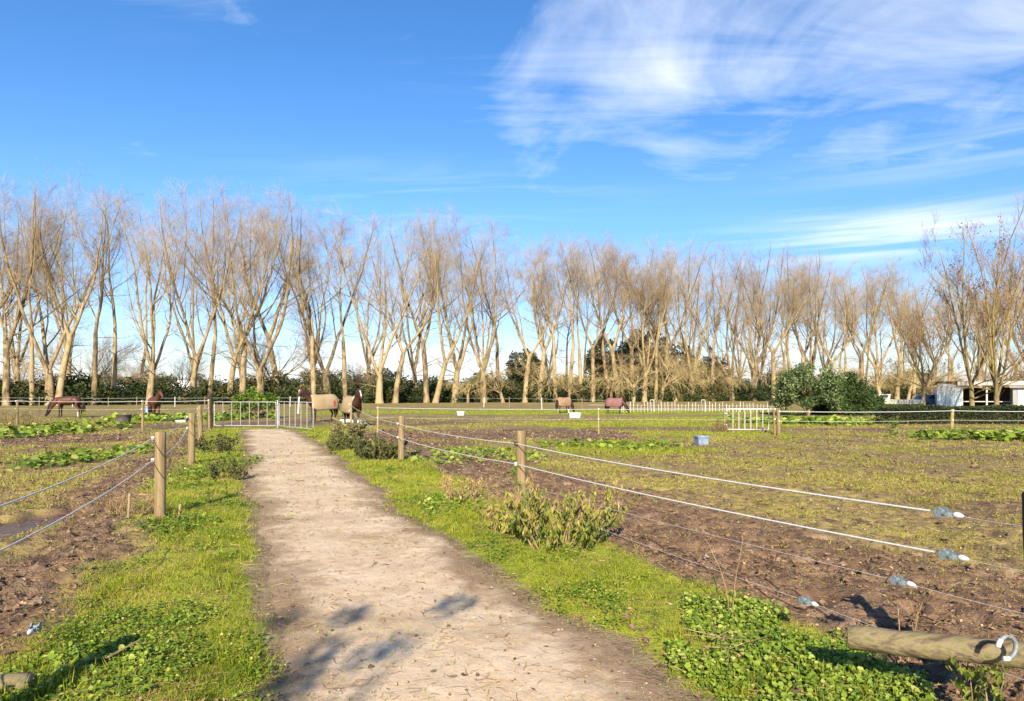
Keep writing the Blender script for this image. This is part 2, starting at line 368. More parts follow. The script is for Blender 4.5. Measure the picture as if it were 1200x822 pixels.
# ------------------------------------------------------------------ ground cover (nobody could count it)
def wedge(n, d0, d1, side=.86, pad=1.2, r=rng):
    d = np.exp(r.uniform(math.log(d0), math.log(d1), n)); x = r.uniform(-1, 1, n) * (side * d + pad)
    return x, d
def rdir(n, el0, el1, r=rng):
    a = r.uniform(0, 2 * math.pi, n); e = r.uniform(el0, el1, n)
    return np.stack([np.cos(a) * np.cos(e), np.sin(a) * np.cos(e), np.sin(e)], -1)
UP = np.array([0, 0, 1.])
def blades(mb, x, y, h, w, tint, lean=.9):
    n = len(x); z = gh(x, y)
    D = rdir(n, lean - .55, lean + .55); S = np.cross(D, rdir(n, -.3, .3)); S /= np.linalg.norm(S, axis=1, keepdims=True) + 1e-9
    C = np.stack([x, y, z - .004], -1); h = np.broadcast_to(h, n)[:, None]; w = np.broadcast_to(w, n)[:, None]
    V = np.stack([C - S * w * .5, C + S * w * .5, C + D * h], 1)
    i = np.arange(n)[:, None] * 3
    mb.add(V, None, i + [0, 1, 2], np.repeat(tint, 3))
# verge grass
x, d = wedge(620000, 3.0, 34)
Z = zones(x, d); v = Z[0] * (1 - Z[1])
inverge = (x > XFL(d) - .9) & (x < XFR(d) + .8)
patch = fbm(x * 2.3, d * 2.3, 91, 4)
keep = inverge & (rng.random(len(x)) < np.clip(v * 1.15 - Z[3] * 1.05, .0, 1) * np.clip((patch - .28) * 4, .15, 1))
x, d, patch = x[keep], d[keep], patch[keep]
n = len(x); k = np.maximum(1, d / 6.5)
hh = rng.uniform(.018, .05, n) * (.6 + .9 * fbm(x * 1.3, d * 1.3, 92, 3)) * np.minimum(k, 1.6)
tint = np.clip(.50 + (fbm(x * .9, d * .9, 93, 4) - .5) * 1.1 + rng.normal(0, .15, n), .02, .84)
dry = rng.random(n) < np.clip((fbm(x * 3.1, d * 3.1, 94, 3) - .50) * 1.6 + .03, 0, 1); tint[dry] = rng.uniform(.8, 1, dry.sum())
mb = MB(); blades(mb, x, d, hh, rng.uniform(.004, .008, n) * k, tint)
# a few taller tufts in the same sward
x, d = wedge(5200, 3.2, 30); Z = zones(x, d)
keep = (Z[0] * (1 - Z[3]) > .55) & (x > XFL(d) - .9) & (x < XFR(d) + .6) & (fbm(x * 1.1, d * 1.1, 99, 3) > .5)
x, d = x[keep], d[keep]
X = np.repeat(x, 26) + rng.normal(0, .05, len(x) * 26); D2 = np.repeat(d, 26) + rng.normal(0, .05, len(x) * 26)
blades(mb, X, D2, rng.uniform(.05, .13, len(X)), rng.uniform(.005, .009, len(X)) * np.maximum(1, D2 / 7), np.clip(rng.normal(.4, .14, len(X)) + np.repeat(rng.normal(0, .12, len(x)), 26), 0, .8), 1.0)
tag(mb.build('grass', GRASS), 'short bright green grass on the verges beside the gravel path', 'grass', kind='stuff')
# paddock grass: thin, patchy, grazed
x, d = wedge(640000, 3.4, 46, .88, 2)
Z = zones(x, d); patch = fbm(x * 1.0, d * 1.0, 101, 5)
out = (x < XFL(d) - .2) | (x > XFR(d) + .2)
keep = out & (rng.random(len(x)) < np.clip((patch - .43) * 5.5, .05, 1) * (1 - Z[1] * .90) * (1 - Z[2]))
x, d, lv = x[keep], d[keep], Z[0][keep]
n = len(x); k = np.maximum(1, d / 6.0)
mb = MB(); blades(mb, x, d, rng.uniform(.016, .042, n) * np.minimum(k, 2) * (1 + .5 * lv), rng.uniform(.006, .012, n) * k, np.clip(.48 + (fbm(x * .7, d * .7, 103, 3) - .5) * .8 + rng.normal(0, .17, n) - lv * .1, 0, 1), .75)
tag(mb.build('paddock_grass', PADG), 'thin patchy olive grass grazed short over the muddy paddocks', 'grass', kind='stuff')
# lush paddock patches
x, d = wedge(330000, 12, 70, .86, 2); Z = zones(x, d)
keep = ((x < XFL(d) - .5) | (x > XFR(d) + .5)) & (rng.random(len(x)) < np.clip((Z[0] - .30) * 1.5, 0, 1) * np.clip((fbm(x * .9, d * .9, 105, 4) - .36) * 5, .05, 1))
x, d = x[keep], d[keep]; n = len(x); k = d / 9
mb = MB(); blades(mb, x, d, rng.uniform(.03, .07, n) * np.minimum(k, 2), rng.uniform(.008, .014, n) * k, np.clip(rng.normal(.42, .15, n), 0, .8))
tag(mb.build('meadow_grass', GRASS), 'lusher green grass growing in patches across the far paddocks', 'grass', kind='stuff')
# small weeds in the verge
x, d = wedge(60000, 3.0, 26); Z = zones(x, d)
keep = (x > XFL(d) - .6) & (x < XFR(d) + .7) & (rng.random(len(x)) < np.clip(Z[0] - Z[3], 0, 1) * np.clip((fbm(x * 1.6, d * 1.6, 111, 4) - .56) * 6, 0, 1))
x, d = x[keep], d[keep]
m = 9; X = np.repeat(x, m) + rng.normal(0, .035, len(x) * m); Y = np.repeat(d, m) + rng.normal(0, .035, len(x) * m)
C = np.stack([X, Y, gh(X, Y) + rng.uniform(.004, .05, len(X))], -1)
mb = MB().rounds(C, rdir(len(X), .0, .7), np.tile(UP, (len(X), 1)) + rng.normal(0, .3, (len(X), 3)), rng.uniform(.010, .026, len(X)) * np.maximum(1, Y / 9), np.clip(np.repeat(rng.normal(.50, .22, len(x)), m) + rng.normal(0, .12, len(X)), 0, 1))
tag(mb.build('clover_weeds', LUSH), 'small round leaved weeds spread through the verge grass', 'weeds', kind='stuff')
# dead leaves, straw and twigs lying about
x, d = wedge(52000, 3.0, 26, .86, 1); Z = zones(x, d)
pr = np.where(Z[4] > .1, .10, np.where(Z[1] > .4, .95, .36)) * np.clip((fbm(x * 1.2, d * 1.2, 121, 4) - .30) * 3.5, .08, 1)
keep = rng.random(len(x)) < pr; x, d = x[keep], d[keep]; n = len(x)
zz = gh(x, d) + np.where(zones(x, d)[4] > .1, .014, .0) + rng.uniform(.004, .018, n)
nrm = UP + rng.normal(0, .45, (n, 3)); nrm /= np.linalg.norm(nrm, axis=1, keepdims=True); D = rdir(n, -.3, .5)
kk = np.maximum(1, d / 8)
mb = MB().leaves(np.stack([x, d, zz], -1), D, nrm, rng.uniform(.015, .045, n) * kk, rng.uniform(.010, .026, n) * kk, np.clip(rng.normal(.5, .26, n), 0, 1))
x, d = wedge(9000, 3.0, 20, .86, 1); Z = zones(x, d); keep = rng.random(len(x)) < np.where(Z[4] > 0, .65, .5); x, d = x[keep], d[keep]; n = len(x)
c = np.stack([x, d, gh(x, d) + np.where(path_e(x, d) > .1, .018, .022)], -1); D = rdir(n, -.06, .12); L = rng.uniform(.03, .13, (n, 1))
P = np.stack([c, c + D * L * .5 + rng.normal(0, .006, (n, 3)), c + D * L], 1)
mb.tubes(P, np.full((n, 3), .0016) * np.maximum(1, d / 5)[:, None], 3, rng.uniform(.45, 1, n))
tag(mb.build('leaf_litter', DEAD), 'dead brown leaves and straw scattered over mud, verge and path', 'leaf litter', kind='stuff')
# clods and small stones
def clods(n, x, y, s, tintf):
    o = np.array([[1, 0, 0], [-1, 0, 0], [0, 1, 0], [0, -1, 0], [0, 0, 1], [0, 0, -1]], float)
    t = np.array([[0, 2, 4], [2, 1, 4], [1, 3, 4], [3, 0, 4], [2, 0, 5], [1, 2, 5], [3, 1, 5], [0, 3, 5]])
    a = rng.uniform(0, 6.28, n); R = np.stack([np.stack([np.cos(a), -np.sin(a), 0 * a], -1), np.stack([np.sin(a), np.cos(a), 0 * a], -1), np.tile(UP, (n, 1))], 1)
    V = o[None] * rng.uniform(.55, 1.25, (n, 6, 1)) * s[:, None, None] * np.array([1, .8, .62]); V += rng.normal(0, .12, V.shape) * s[:, None, None]
    V = np.einsum('nij,nkj->nki', R, V) + np.stack([x, y, gh(x, y) + s * .25], -1)[:, None]
    return V, (np.arange(n)[:, None, None] * 6 + t[None]).reshape(-1, 3)
x, d = wedge(90000, 3.2, 30, .86, 1); Z = zones(x, d)
keep = rng.random(len(x)) < np.maximum(Z[1] * .9, .22 * ((x < XFL(d) - .3) | (x > XFR(d) + .3)) * (1 - Z[0])) * np.clip((fbm(x * 1.5, d * 1.5, 131, 3) - .25) * 3, .1, 1) * (1 - Z[2]); x, d = x[keep], d[keep]; n = len(x)
V, T = clods(n, x, d, rng.gamma(2.0, .0085, n).clip(.006, .05) * np.maximum(1, d / 10), None)
tag(MB().add(V, None, T).build('soil_clods', CLOD), 'brown clods of trampled soil in the muddy paddock edges', 'soil', kind='stuff')
GRAV = mat('path_pebbles', [(0, (.20, .145, .09)), (.5, (.38, .295, .20)), (1, (.55, .46, .34))], 12, 3, .9)
x, d = wedge(13000, 3.2, 18, .7, 0); e = path_e(x, d); keep = (e > .05) & (rng.random(len(x)) < .5); x, d = x[keep], d[keep]; n = len(x)
V, T = clods(n, x, d, rng.gamma(1.6, .0032, n).clip(.003, .02) * np.maximum(1, d / 8), None); V[..., 2] += .012
tag(MB().add(V, None, T).build('pebbles', GRAV), 'small pale pebbles scattered over the gravel path', 'pebbles', kind='stuff')

# ------------------------------------------------------------------ broad-leaved weed patches
def weed_patch(name, label, cx, cy, rx, ry, n, size, hgt, mat_=LUSH, tint=.55, mask=None):
    a = rng.uniform(0, 6.28, n * 2); r = np.sqrt(rng.random(n * 2)) * (.75 + .5 * vnoise(a * 1.3 + cx, a * 0 + cy, 7)); x = cx + np.cos(a) * r * rx; y = cy + np.sin(a) * r * ry
    cl = fbm(x * 1.5, y * 1.5, 141, 3); keep = (cl + .25 * (1 - r) > .5)
    if mask is not None: keep &= mask(x, y)
    x, y, cl = x[keep], y[keep], cl[keep]; k = len(x)
    z = gh(x, y) + rng.uniform(.02, 1, k) * hgt * (.35 + cl)
    N = UP + rng.normal(0, .45, (k, 3)); N[:, 1] -= .25
    mb = MB().rounds(np.stack([x, y, z], -1), rdir(k, -.4, .5), N, size * rng.gamma(6, 1 / 6.6, k).clip(.35, 1.7), np.clip(rng.normal(tint, .26, k) + (cl - .55) * .8, 0, 1))
    j = rng.random(k) < .3; b = np.stack([x, y, gh(x, y)], -1)[j]; t = np.stack([x, y, z], -1)[j]
    mb.tubes(np.stack([b, (b + t) / 2 + rng.normal(0, .01, b.shape), t], 1), np.full((j.sum(), 3), .004), 3, .3)
    return tag(mb.build(name, mat_), label, 'weeds', kind='stuff')
weed_patch('broadleaf_weeds', 'big bright green mallow patch at the left edge behind the rope fence', -20.6, 28.5, 3.0, 6.0, 1000, .18, .28, tint=.62)
weed_patch('broadleaf_weeds', 'smaller ragged mallow patch between the fence rope and the muddy strip', -11.0, 17.0, 1.15, 2.8, 330, .13, .17, tint=.45)
weed_patch('broadleaf_weeds', 'long bright green weed strip in front of the clipped hedge', 19.0, 24.8, 4.6, 2.2, 1500, .17, .28, tint=.62)
weed_patch('broadleaf_weeds', 'low green weeds behind the tub below the bay horses', -20.5, 43, 5.5, 3.6, 1000, .26, .30, tint=.6)
weed_patch('broadleaf_weeds', 'loose green weeds beyond the second post of the right rope fence', -1.0, 17.6, 1.9, 2.4, 420, .09, .10, tint=.55)
weed_patch('broadleaf_weeds', 'green weeds in the middle of the muddy paddock before the far trough', 3.1, 21.4, 2.4, 1.9, 420, .11, .14, tint=.5)
weed_patch('broadleaf_weeds', 'green weeds under the pale leaved bush beside the white gate', 16.5, 38.5, 4.8, 3.5, 800, .24, .24, tint=.6)
weed_patch('bank_creeper', 'dense bright green creeper on the bank in front of the fallen stay log', 1.70, 4.30, .72, 1.15, 4600, .025, .075, tint=.66, mask=lambda x, y: (x > XR(y) + .25) & (x < XFR(y) + .38))
weed_patch('verge_creeper', 'mixed leafy weeds in the shade at the near left corner', -2.5, 3.95, .65, .6, 620, .026, .06, tint=.5)
weed_patch('post_weeds', 'low leafy weeds round the foot of the near left post', -4.25, 8.4, .65, .6, 330, .036, .10, tint=.4)
weed_patch('fence_weeds', 'leafy weeds along the grass beside the second left post', -6.4, 14.8, .55, 3.0, 420, .055, .14, tint=.4)
weed_patch('verge_weeds', 'bright leafy weeds between the dry stalks and the path', -.85, 9.9, .55, 1.5, 520, .042, .09, tint=.7)

# ------------------------------------------------------------------ trees: grown level by level
def nrmz(a): return a / (np.linalg.norm(a, axis=-1, keepdims=True) + 1e-9)
def grow(P, R, n, t0, t1, ang, L, rf, up, K, wob, r, tip=.3, Lt=.5, rmax=9., rmin=0.):
    N, Kp = P.shape[:2]; par = np.repeat(np.arange(N), n); M = len(par)
    t = r.uniform(t0, t1, M); s = t * (Kp - 1); i = np.minimum(s.astype(int), Kp - 2); f = (s - i)[:, None]
    pos = P[par, i] * (1 - f) + P[par, i + 1] * f; T = nrmz(P[par, i + 1] - P[par, i])
    rad = np.clip((R[par, i] * (1 - f[:, 0]) + R[par, i + 1] * f[:, 0]) * rf, rmin, rmax)
    pr = r.normal(0, 1, (M, 3)); pr = nrmz(pr - (pr * T).sum(1, keepdims=True) * T)
    a = np.clip(ang + r.normal(0, .16, M), .1, 2.2)[:, None]; D = np.cos(a) * T + np.sin(a) * pr
    ln = (L * r.uniform(.55, 1.35, M) * (1 - Lt * t))[:, None] / (K - 1)
    pts = [pos]
    for k in range(K - 1):
        D = nrmz(D + UP * up / (K - 1) + r.normal(0, wob, (M, 3))); pos = pos + D * ln; pts.append(pos)
    return np.stack(pts, 1), rad[:, None] * np.linspace(1, tip, K)[None]
def stem(base, D, L, r0, r1, K, up, wob, r):
    p = np.array(base, float); D = nrmz(np.array(D, float)); pts = [p]
    for k in range(K - 1):
        D = nrmz(D + UP * up / (K - 1) + r.normal(0, wob, 3)); p = p + D * L / (K - 1); pts.append(p)
    return np.array(pts)[None], np.linspace(r0, r1, K)[None]
def resamp(P, R, K):
    if P.shape[1] == K: return P, R
    f = np.linspace(0, P.shape[1] - 1, K); i = np.minimum(f.astype(int), P.shape[1] - 2); f = f - i
    return P[:, i] * (1 - f)[None, :, None] + P[:, i + 1] * f[None, :, None], R[:, i] * (1 - f) + R[:, i + 1] * f
def cat(*prs):
    K = max(p.shape[1] for p, _ in prs); prs = [resamp(p, q, K) for p, q in prs]
    return np.concatenate([p for p, _ in prs]), np.concatenate([q for _, q in prs])

def poplar(seed, kind):
    r = np.random.default_rng(seed); H = 30.0
    hf = {'single': 9, 'low_fork': 4.5, 'fork': 9.5, 'leaning': 7.0, 'vase': 6.0}[kind] * r.uniform(.85, 1.15)
    lean = r.normal(0, .05, 2); 
    if kind == 'leaning': lean = np.array([r.choice([-1, 1]) * r.uniform(.10, .18), r.normal(0, .08)])
    r0 = {'single': .29, 'low_fork': .47, 'fork': .38, 'leaning': .38, 'vase': .46}[kind]
    tp, tr = stem((0, 0, -.3), (lean[0], lean[1], 1), hf, r0 * 1.12, r0 * .78, 6, .1, .03, r); tr[0, 0] *= 1.25
    nl = {'single': 1, 'low_fork': 3, 'fork': 2, 'leaning': 2, 'vase': 4}[kind]
    limbs = []; a0 = r.uniform(0, 6.28)
    for i in range(nl):
        a = a0 + i * 6.28 / max(nl, 1) + r.normal(0, .3); s = .05 if nl == 1 else r.uniform(.30, .58)
        if nl == 2: a = r.normal(0, .4) + i * math.pi          # forks show best along the row
        D = (math.cos(a) * s + lean[0] * .6, math.sin(a) * s * .8 + lean[1], 1)
        L = (H - hf) * r.uniform(.86, 1.02)
        limbs.append(stem(tp[0, -1] - (0, 0, .25 * i), D, L, r0 * (.70 if nl < 3 else .54) * r.uniform(.8, 1), .02, 18, .95, .055, r))
    lp = cat(*limbs)
    # secondary uprights leaving the limbs
    sec = grow(*lp, 5 if nl < 3 else 2, .08, .55, .62, 14, .48, 1.3, 13, .075, r, tip=.10, Lt=.42)
    main = cat(lp, sec)
    br = grow(*main, 9, .20, .97, .80, 4.6, .36, .55, 8, .12, r, tip=.18, Lt=.50, rmin=.016)
    low = grow(tp, tr, 3, .5, .98, 1.15, 4.2, .22, -.05, 7, .16, r, tip=.2, Lt=.1)
    low2 = grow(*lp, 3, .02, .3, 1.1, 4.0, .2, .1, 7, .16, r, tip=.2, Lt=.1)
    br = cat(br, low, low2)
    t3 = cat(grow(*br, 6, .15, .98, .8, 1.9, .5, .35, 5, .16, r, tip=.35, Lt=.25, rmax=.016, rmin=.008), grow(*main, 10, .35, .99, .75, 1.9, .5, .5, 5, .14, r, tip=.35, Lt=.25, rmax=.020, rmin=.010))
    t4 = grow(*t3, 5, .1, 1., .8, 1.05, .6, .40, 3, .18, r, tip=.5, Lt=.2, rmax=.0078, rmin=.006)
    zt = np.percentile(t4[0][:, -1, 2], 99.2); k_ = 30.0 / zt
    for q in (tp, lp[0], sec[0], br[0], t3[0], t4[0]): q[..., 2] *= k_
    tk = MB(); tk.tubes(tp, tr, 9); tk.tubes(*lp, 7); tk.tubes(*sec, 6); tk.tubes(*br, 4)
    cr = MB(); cr.tubes(*t3, 3); cr.tubes(*t4, 3)
    return tk.mesh('poplar_trunk', BARK, True), cr.mesh('poplar_crown', TWIG, False)
def willow(seed, H=7.0, droop=1.0, rnd=False):
    r = np.random.default_rng(seed)
    tp, tr = stem((0, 0, -.3), (r.normal(0, .2), 0, 1), H * (.28 if rnd else .40), .26, .17, 5, .1, .05, r)
    nl = 9 if rnd else 7
    lb = grow(tp, tr, nl, .6, 1, .75, H * .62, .55, .25 if rnd else .15, 9, .10, r, tip=.15, Lt=.1)
    b = grow(*lb, 8, .2, 1, .75, H * .36, .45, .25 if rnd else -.45 * droop, 7, .12, r, tip=.25, Lt=.3, rmin=.02)
    t3 = grow(*b, 10 if rnd else 5, .1, 1, .7, H * .2, .5, .2 if rnd else -1.1 * droop, 5, .14, r, tip=.4, Lt=.2, rmax=.02, rmin=.009)
    t4 = grow(*t3, 3, .1, 1, .6, H * .10, .6, .2 if rnd else -.8 * droop, 3, .14, r, tip=.5, Lt=.2, rmax=.009, rmin=.007)
    tk = MB(); tk.tubes(tp, tr, 8); tk.tubes(*lb, 5); tk.tubes(*b, 4)
    cr = MB(); cr.tubes(*t3, 3); cr.tubes(*t4, 3)
    return tk.mesh('willow_trunk', BARK if not rnd else YTWIG, True), cr.mesh('willow_crown', WILLOWT if not rnd else TWIG)
def leafblob(mb, cs, rad, n, L, W, r, tmu=.45, tsd=.2, flat=.8):
    M = len(cs); c = np.repeat(np.arange(M), n); u = nrmz(r.normal(0, 1, (M * n, 3)))
    q = u * (r.random((M * n, 1)) ** .45) * np.asarray(rad)[c][:, None] * np.array([1, 1, flat])
    p = cs[c] + q; D = nrmz(u + r.normal(0, .6, u.shape)); N = nrmz(u + UP * .5 + r.normal(0, .5, u.shape))
    mb.leaves(p, D, N, L * r.uniform(.6, 1.3, len(p)), W * r.uniform(.6, 1.3, len(p)), np.clip(np.repeat(r.normal(tmu, tsd * .7, M), n) + r.normal(0, tsd, len(p)), 0, 1))
def leafy(seed, H, R, nclump, npl, leaf, matl, trunk_mat, z0=.15, shape='dome', tmu=.45, name='shrub', rc=.3):
    r = np.random.default_rng(seed); cs = []
    while len(cs) < nclump:
        p = r.uniform(-1, 1, 3); p[2] = r.uniform(z0, 1); h = (p[2] - z0) / (1 - z0)
        lim = {'dome': math.sqrt(max(0, 1 - h * h)), 'cone': 1.05 - .85 * h, 'ball': math.sqrt(max(0, 1 - (2 * h - 1) ** 2)) * .95 + .08}[shape] * (.72 + .38 * vnoise(np.array([math.atan2(p[1], p[0]) * 1.6 + seed]), np.array([h * 3.0]), seed)[0])
        q = math.hypot(p[0], p[1])
        if q < lim and q > lim * r.uniform(0, .8): cs.append(p * (R, R, H))
    cs = np.array(cs); mb = MB(); leafblob(mb, cs, r.uniform(.6, 1.2, nclump) * rc * min(R, H), npl, leaf, leaf * .55, r, tmu)
    tk = MB(); tp, tr = stem((0, 0, -.2), (.05, 0, 1), H * .8, .05 * H * .5 + .04, .02, 6, .1, .05, r); tk.tubes(tp, tr, 6)
    j = r.integers(0, nclump, min(nclump, 26)); b = tp[0, r.integers(0, 4, len(j))]
    tk.tubes(np.stack([b, (b + cs[j]) / 2 + (0, 0, .1 * H), cs[j]], 1), np.tile([.03 * H * .4, .02 * H * .4, .012], (len(j), 1)), 4)
    return tk.mesh(name + '_trunk', trunk_mat, True), mb.mesh(name + '_crown', matl)
def plant_tree(name, pair, loc, rz, sc, label, cat_, group=None):
    t = thing(name, loc, label, cat_, rz, group); t.scale = sc if hasattr(sc, '__len__') else (sc,) * 3
    for nm, me in zip(('trunk', 'crown'), pair):
        o = bpy.data.objects.new(nm, me); COL.objects.link(o); o.parent = t
    return t

# the poplar row ---------------------------------------------------
KINDS = ['single', 'low_fork', 'fork', 'leaning', 'vase', 'fork', 'single', 'low_fork', 'leaning', 'fork', 'single', 'vase']
PROTO = [(k, poplar(100 + i, k)) for i, k in enumerate(KINDS)]
BY = {}
for k, p in PROTO: BY.setdefault(k, []).append(p)
LOOK = {'single': 'slim straight bare poplar', 'low_fork': 'bare poplar forking low', 'fork': 'bare poplar forked halfway', 'leaning': 'bare poplar leaning sideways', 'vase': 'many-stemmed bare poplar'}
LAND = [(-400, 'frame edge'), (76, 'grazing bay horse'), (181, 'standing bay horse'), (290, 'double gate'), (411, 'white-blazed horse'), (663, 'rust-rugged pony'), (720, 'maroon-rugged pony'), (877, 'single white gate'), (945, 'pale bush'), (1110, 'blue-grey shed'), (1700, 'frame edge')]
ORD = ['first', 'second', 'third', 'fourth', 'fifth', 'sixth', 'seventh', 'eighth', 'ninth', 'tenth', 'eleventh', 'twelfth', 'thirteenth', 'fourteenth']
def seg(px):
    for i in range(len(LAND) - 1):
        if LAND[i][0] <= px < LAND[i + 1][0]: return i
    return len(LAND) - 2
TOP = [(-200, 195), (0, 205), (100, 214), (170, 230), (300, 232), (400, 240), (500, 255), (600, 268), (700, 279), (850, 290), (950, 298), (1050, 312), (1250, 322)]
def top_at(px): return float(np.interp(px, [a for a, _ in TOP], [b for _, b in TOP]))
def row_d(px): return 113.2 / (1 - .0005 * (px - 600))
front = [(-60, 'fork'), (8, 'leaning'), (38, 'single'), (59, 'low_fork'), (68, 'fork'), (110, 'single'), (133, 'single'), (175, 'vase'), (224, 'leaning'), (246, 'single'), (268, 'leaning'), (284, 'fork'), (306, 'low_fork'), (327, 'fork'), (368, 'single'), (384, 'low_fork'), (405, 'single'), (445, 'low_fork'), (463, 'fork'), (500, 'fork'), (510, 'leaning'), (533, 'vase'), (567, 'low_fork'), (585, 'single'), (615, 'fork'), (633, 'fork'), (651, 'single'), (667, 'single'), (681, 'single'), (695, 'fork'), (711, 'single'), (724, 'fork'), (741, 'fork'), (755, 'vase'), (768, 'single'), (781, 'fork'), (792, 'leaning'), (808, 'vase'), (834, 'single'), (858, 'low_fork'), (883, 'vase'), (907, 'fork'), (928, 'single'), (937, 'fork'), (950, 'vase'), (969, 'fork'), (992, 'single'), (1010, 'fork'), (1030, 'vase'), (1051, 'fork'), (1071, 'single'), (1092, 'fork'), (1114, 'single'), (1150, 'vase'), (1188, 'fork'), (1215, 'vase')]
count = {}
front.sort()
for i, (px, k) in enumerate(front):
    s = seg(px); d = row_d(px) + random.uniform(-1.5, 2.5); cnt = count[s] = count.get(s, 0) + 1
    h = 1.7 + (460 - top_at(px) - random.uniform(-6, 5)) * d / F
    a, b = LAND[s][1], LAND[s + 1][1]
    if s == 0: where = f'{ORD[[q for q, _ in front if seg(q) == 0][::-1].index(px)]} out from the grazing horse away from the gate'
    elif s == len(LAND) - 2: where = f'{ORD[cnt - 1]} behind the shed counting away from the hedge mound'
    else: where = f'{ORD[cnt - 1]} from the {a} towards the {b}'
    pr = BY[k][i % len(BY[k])]
    rz = random.uniform(0, 6.28) if k in ('single', 'vase', 'low_fork') else random.choice([0, math.pi]) + random.uniform(-.45, .45)
    if px in (224, 284, 268): rz = 0 if pr[0].vertices[0].co.x < 99 else rz
    sc = h / 29.6
    plant_tree('poplar_tree', pr, (xat(px, d), d, 0), rz, (sc * random.uniform(1.0, 1.25),) * 2 + (sc,), f'{LOOK[k]}, {where}', 'tree', 'tall bare poplars in the long front row')
# second row, thinner and further off
for j in range(36):
    px = 640 + j * 20 + random.uniform(-8, 8) if j < 27 else 20 + (j - 27) * 68 + random.uniform(-9, 9)
    d = row_d(px) + random.uniform(14, 46); s = seg(px)
    h = 1.7 + (460 - top_at(px) - random.uniform(4, 34)) * d / F
    k = random.choice(['single', 'single', 'fork', 'vase', 'low_fork']); pr = random.choice(BY[k]); sc = h / 30.5
    g = 'thinner poplars behind the front row near the ' + (LAND[s][1] if s else LAND[1][1])
    plant_tree('poplar_tree', pr, (xat(px, d), d, 0), random.uniform(0, 6.28), (sc * .95, sc * .95, sc), f'thinner bare poplar set back behind the front row near the {LAND[s][1] if s else LAND[1][1]}', 'tree', g)
# drooping bare willows at the row's foot
WIL = [willow(200 + i) for i in range(4)]
wl = [(548, 5.5), (590, 7.5), (632, 8), (668, 5), (716, 7.5), (742, 9), (772, 10), (800, 9.5), (832, 10.5), (866, 9), (896, 10), (925, 8), (968, 8.5), (1000, 9.5), (1032, 10), (1064, 9), (1094, 10), (1190, 11)]
wc = {}
for i, (px, h) in enumerate(wl):
    d = row_d(px) + random.uniform(-4, 5); s = seg(px); c = wc[s] = wc.get(s, 0) + 1; sc = h / 6.6
    plant_tree('bare_willow', WIL[i % 4], (xat(px, d), d, 0), random.uniform(0, 6.28), (sc * 1.15, sc * 1.15, sc), f'low tan tangle of drooping bare branches, {ORD[c - 1]} on from the {LAND[s][1]}', 'tree', 'drooping bare willows under the poplars')
RND = [willow(220 + i, 10, 1, True) for i in range(2)]
for i, (px, h, d, lb) in enumerate([(104, 11.5, 112, 'round bare brown tree behind the grazing bay horse'), (20, 9, 120, 'round bare brown tree at the far left end of the poplar row'), (318, 12, 106, 'dense twiggy bare tree directly behind the double gate'), (215, 8, 118, 'small dark bare tree behind the standing bay horse'), (150, 8, 130, 'pale bare tree between the two bay horses, beyond the poplars'), (420, 7, 125, 'small bare tree behind the white-blazed horse')]):
    plant_tree('bare_tree', RND[i % 2], (xat(px, d), d, 0), i * 1.3, h / 8.5, lb, 'tree', 'small round bare trees among the poplars')

# evergreen undergrowth, pines and the far trees
SH = [leafy(300 + i, 3.6, 2.7, 46, 60, .36, SHRUB, BARK, .05, 'dome', .45, 'evergreen_shrub', .34) for i in range(3)]
gcount = {}
for i in range(92):
    px = -60 + i * 1270 / 92 + random.uniform(-7, 7)
    if 960 < px < 1110: dd = 18
    else: dd = random.uniform(1, 8)
    d = row_d(px) + dd; s = seg(px); h = random.uniform(2.2, 5.2) * (.9 if px < 560 else 1.0) ; w = random.uniform(.95, 1.45)
    nm = LAND[s][1] if s else LAND[1][1]
    plant_tree('evergreen_shrub', SH[i % 3], (xat(px, d), d, 0), random.uniform(0, 6.28), (w * 1.1, w, h / 3.6), f'dark evergreen shrub growing in the hedge line beyond the {nm}', 'shrub', f'dark shrubs in the hedge line beyond the {nm}')
MAC = [leafy(330, 15, 6.2, 120, 80, .62, PINE, BARK, .12, 'dome', .45, 'pine', .18), leafy(331, 13, 5.2, 100, 80, .6, PINE, BARK, .2, 'ball', .45, 'pine', .2)]
for i, (px, d, h, w, lb) in enumerate([(752, 150, 16.5, 1.05, 'tallest dark macrocarpa pine, rising behind the maroon-rugged pony'), (708, 155, 14, .8, 'dark pine behind and between the two rugged ponies'), (795, 158, 14, .9, 'dark pine behind the white stakes, half hidden by tan willows'), (614, 150, 11, .85, 'low dark rounded pine just left of the rust-rugged pony'), (832, 165, 11, .9, 'small dark pine above the white stake fence')]):
    plant_tree('pine_tree', MAC[i % 2], (xat(px, d), d, -.2), i * 1.7, (w, w, h / (15 if i % 2 == 0 else 13)), lb, 'tree', 'dark pines beyond the poplar row')
FAR = [leafy(340 + i, 9, 6, 70, 60, .75, SHRUB, BARK, .1, 'dome', .5, 'far_tree', .26) for i in range(2)]
for i in range(34):
    px = -80 + i * 40 + random.uniform(-14, 14); d = random.uniform(210, 300); s = seg(px); nm = LAND[s][1] if s else LAND[1][1]
    plant_tree('round_tree', FAR[i % 2], (xat(px, d), d, -.3), random.uniform(0, 6.28), (random.uniform(1.3, 2.1), 1.5, random.uniform(.65, 1.15) * (1.0 if px < 520 else 1.1)), f'hazy dark round tree far beyond the hedge line behind the {nm}', 'tree', f'far dark round trees behind the {nm}')

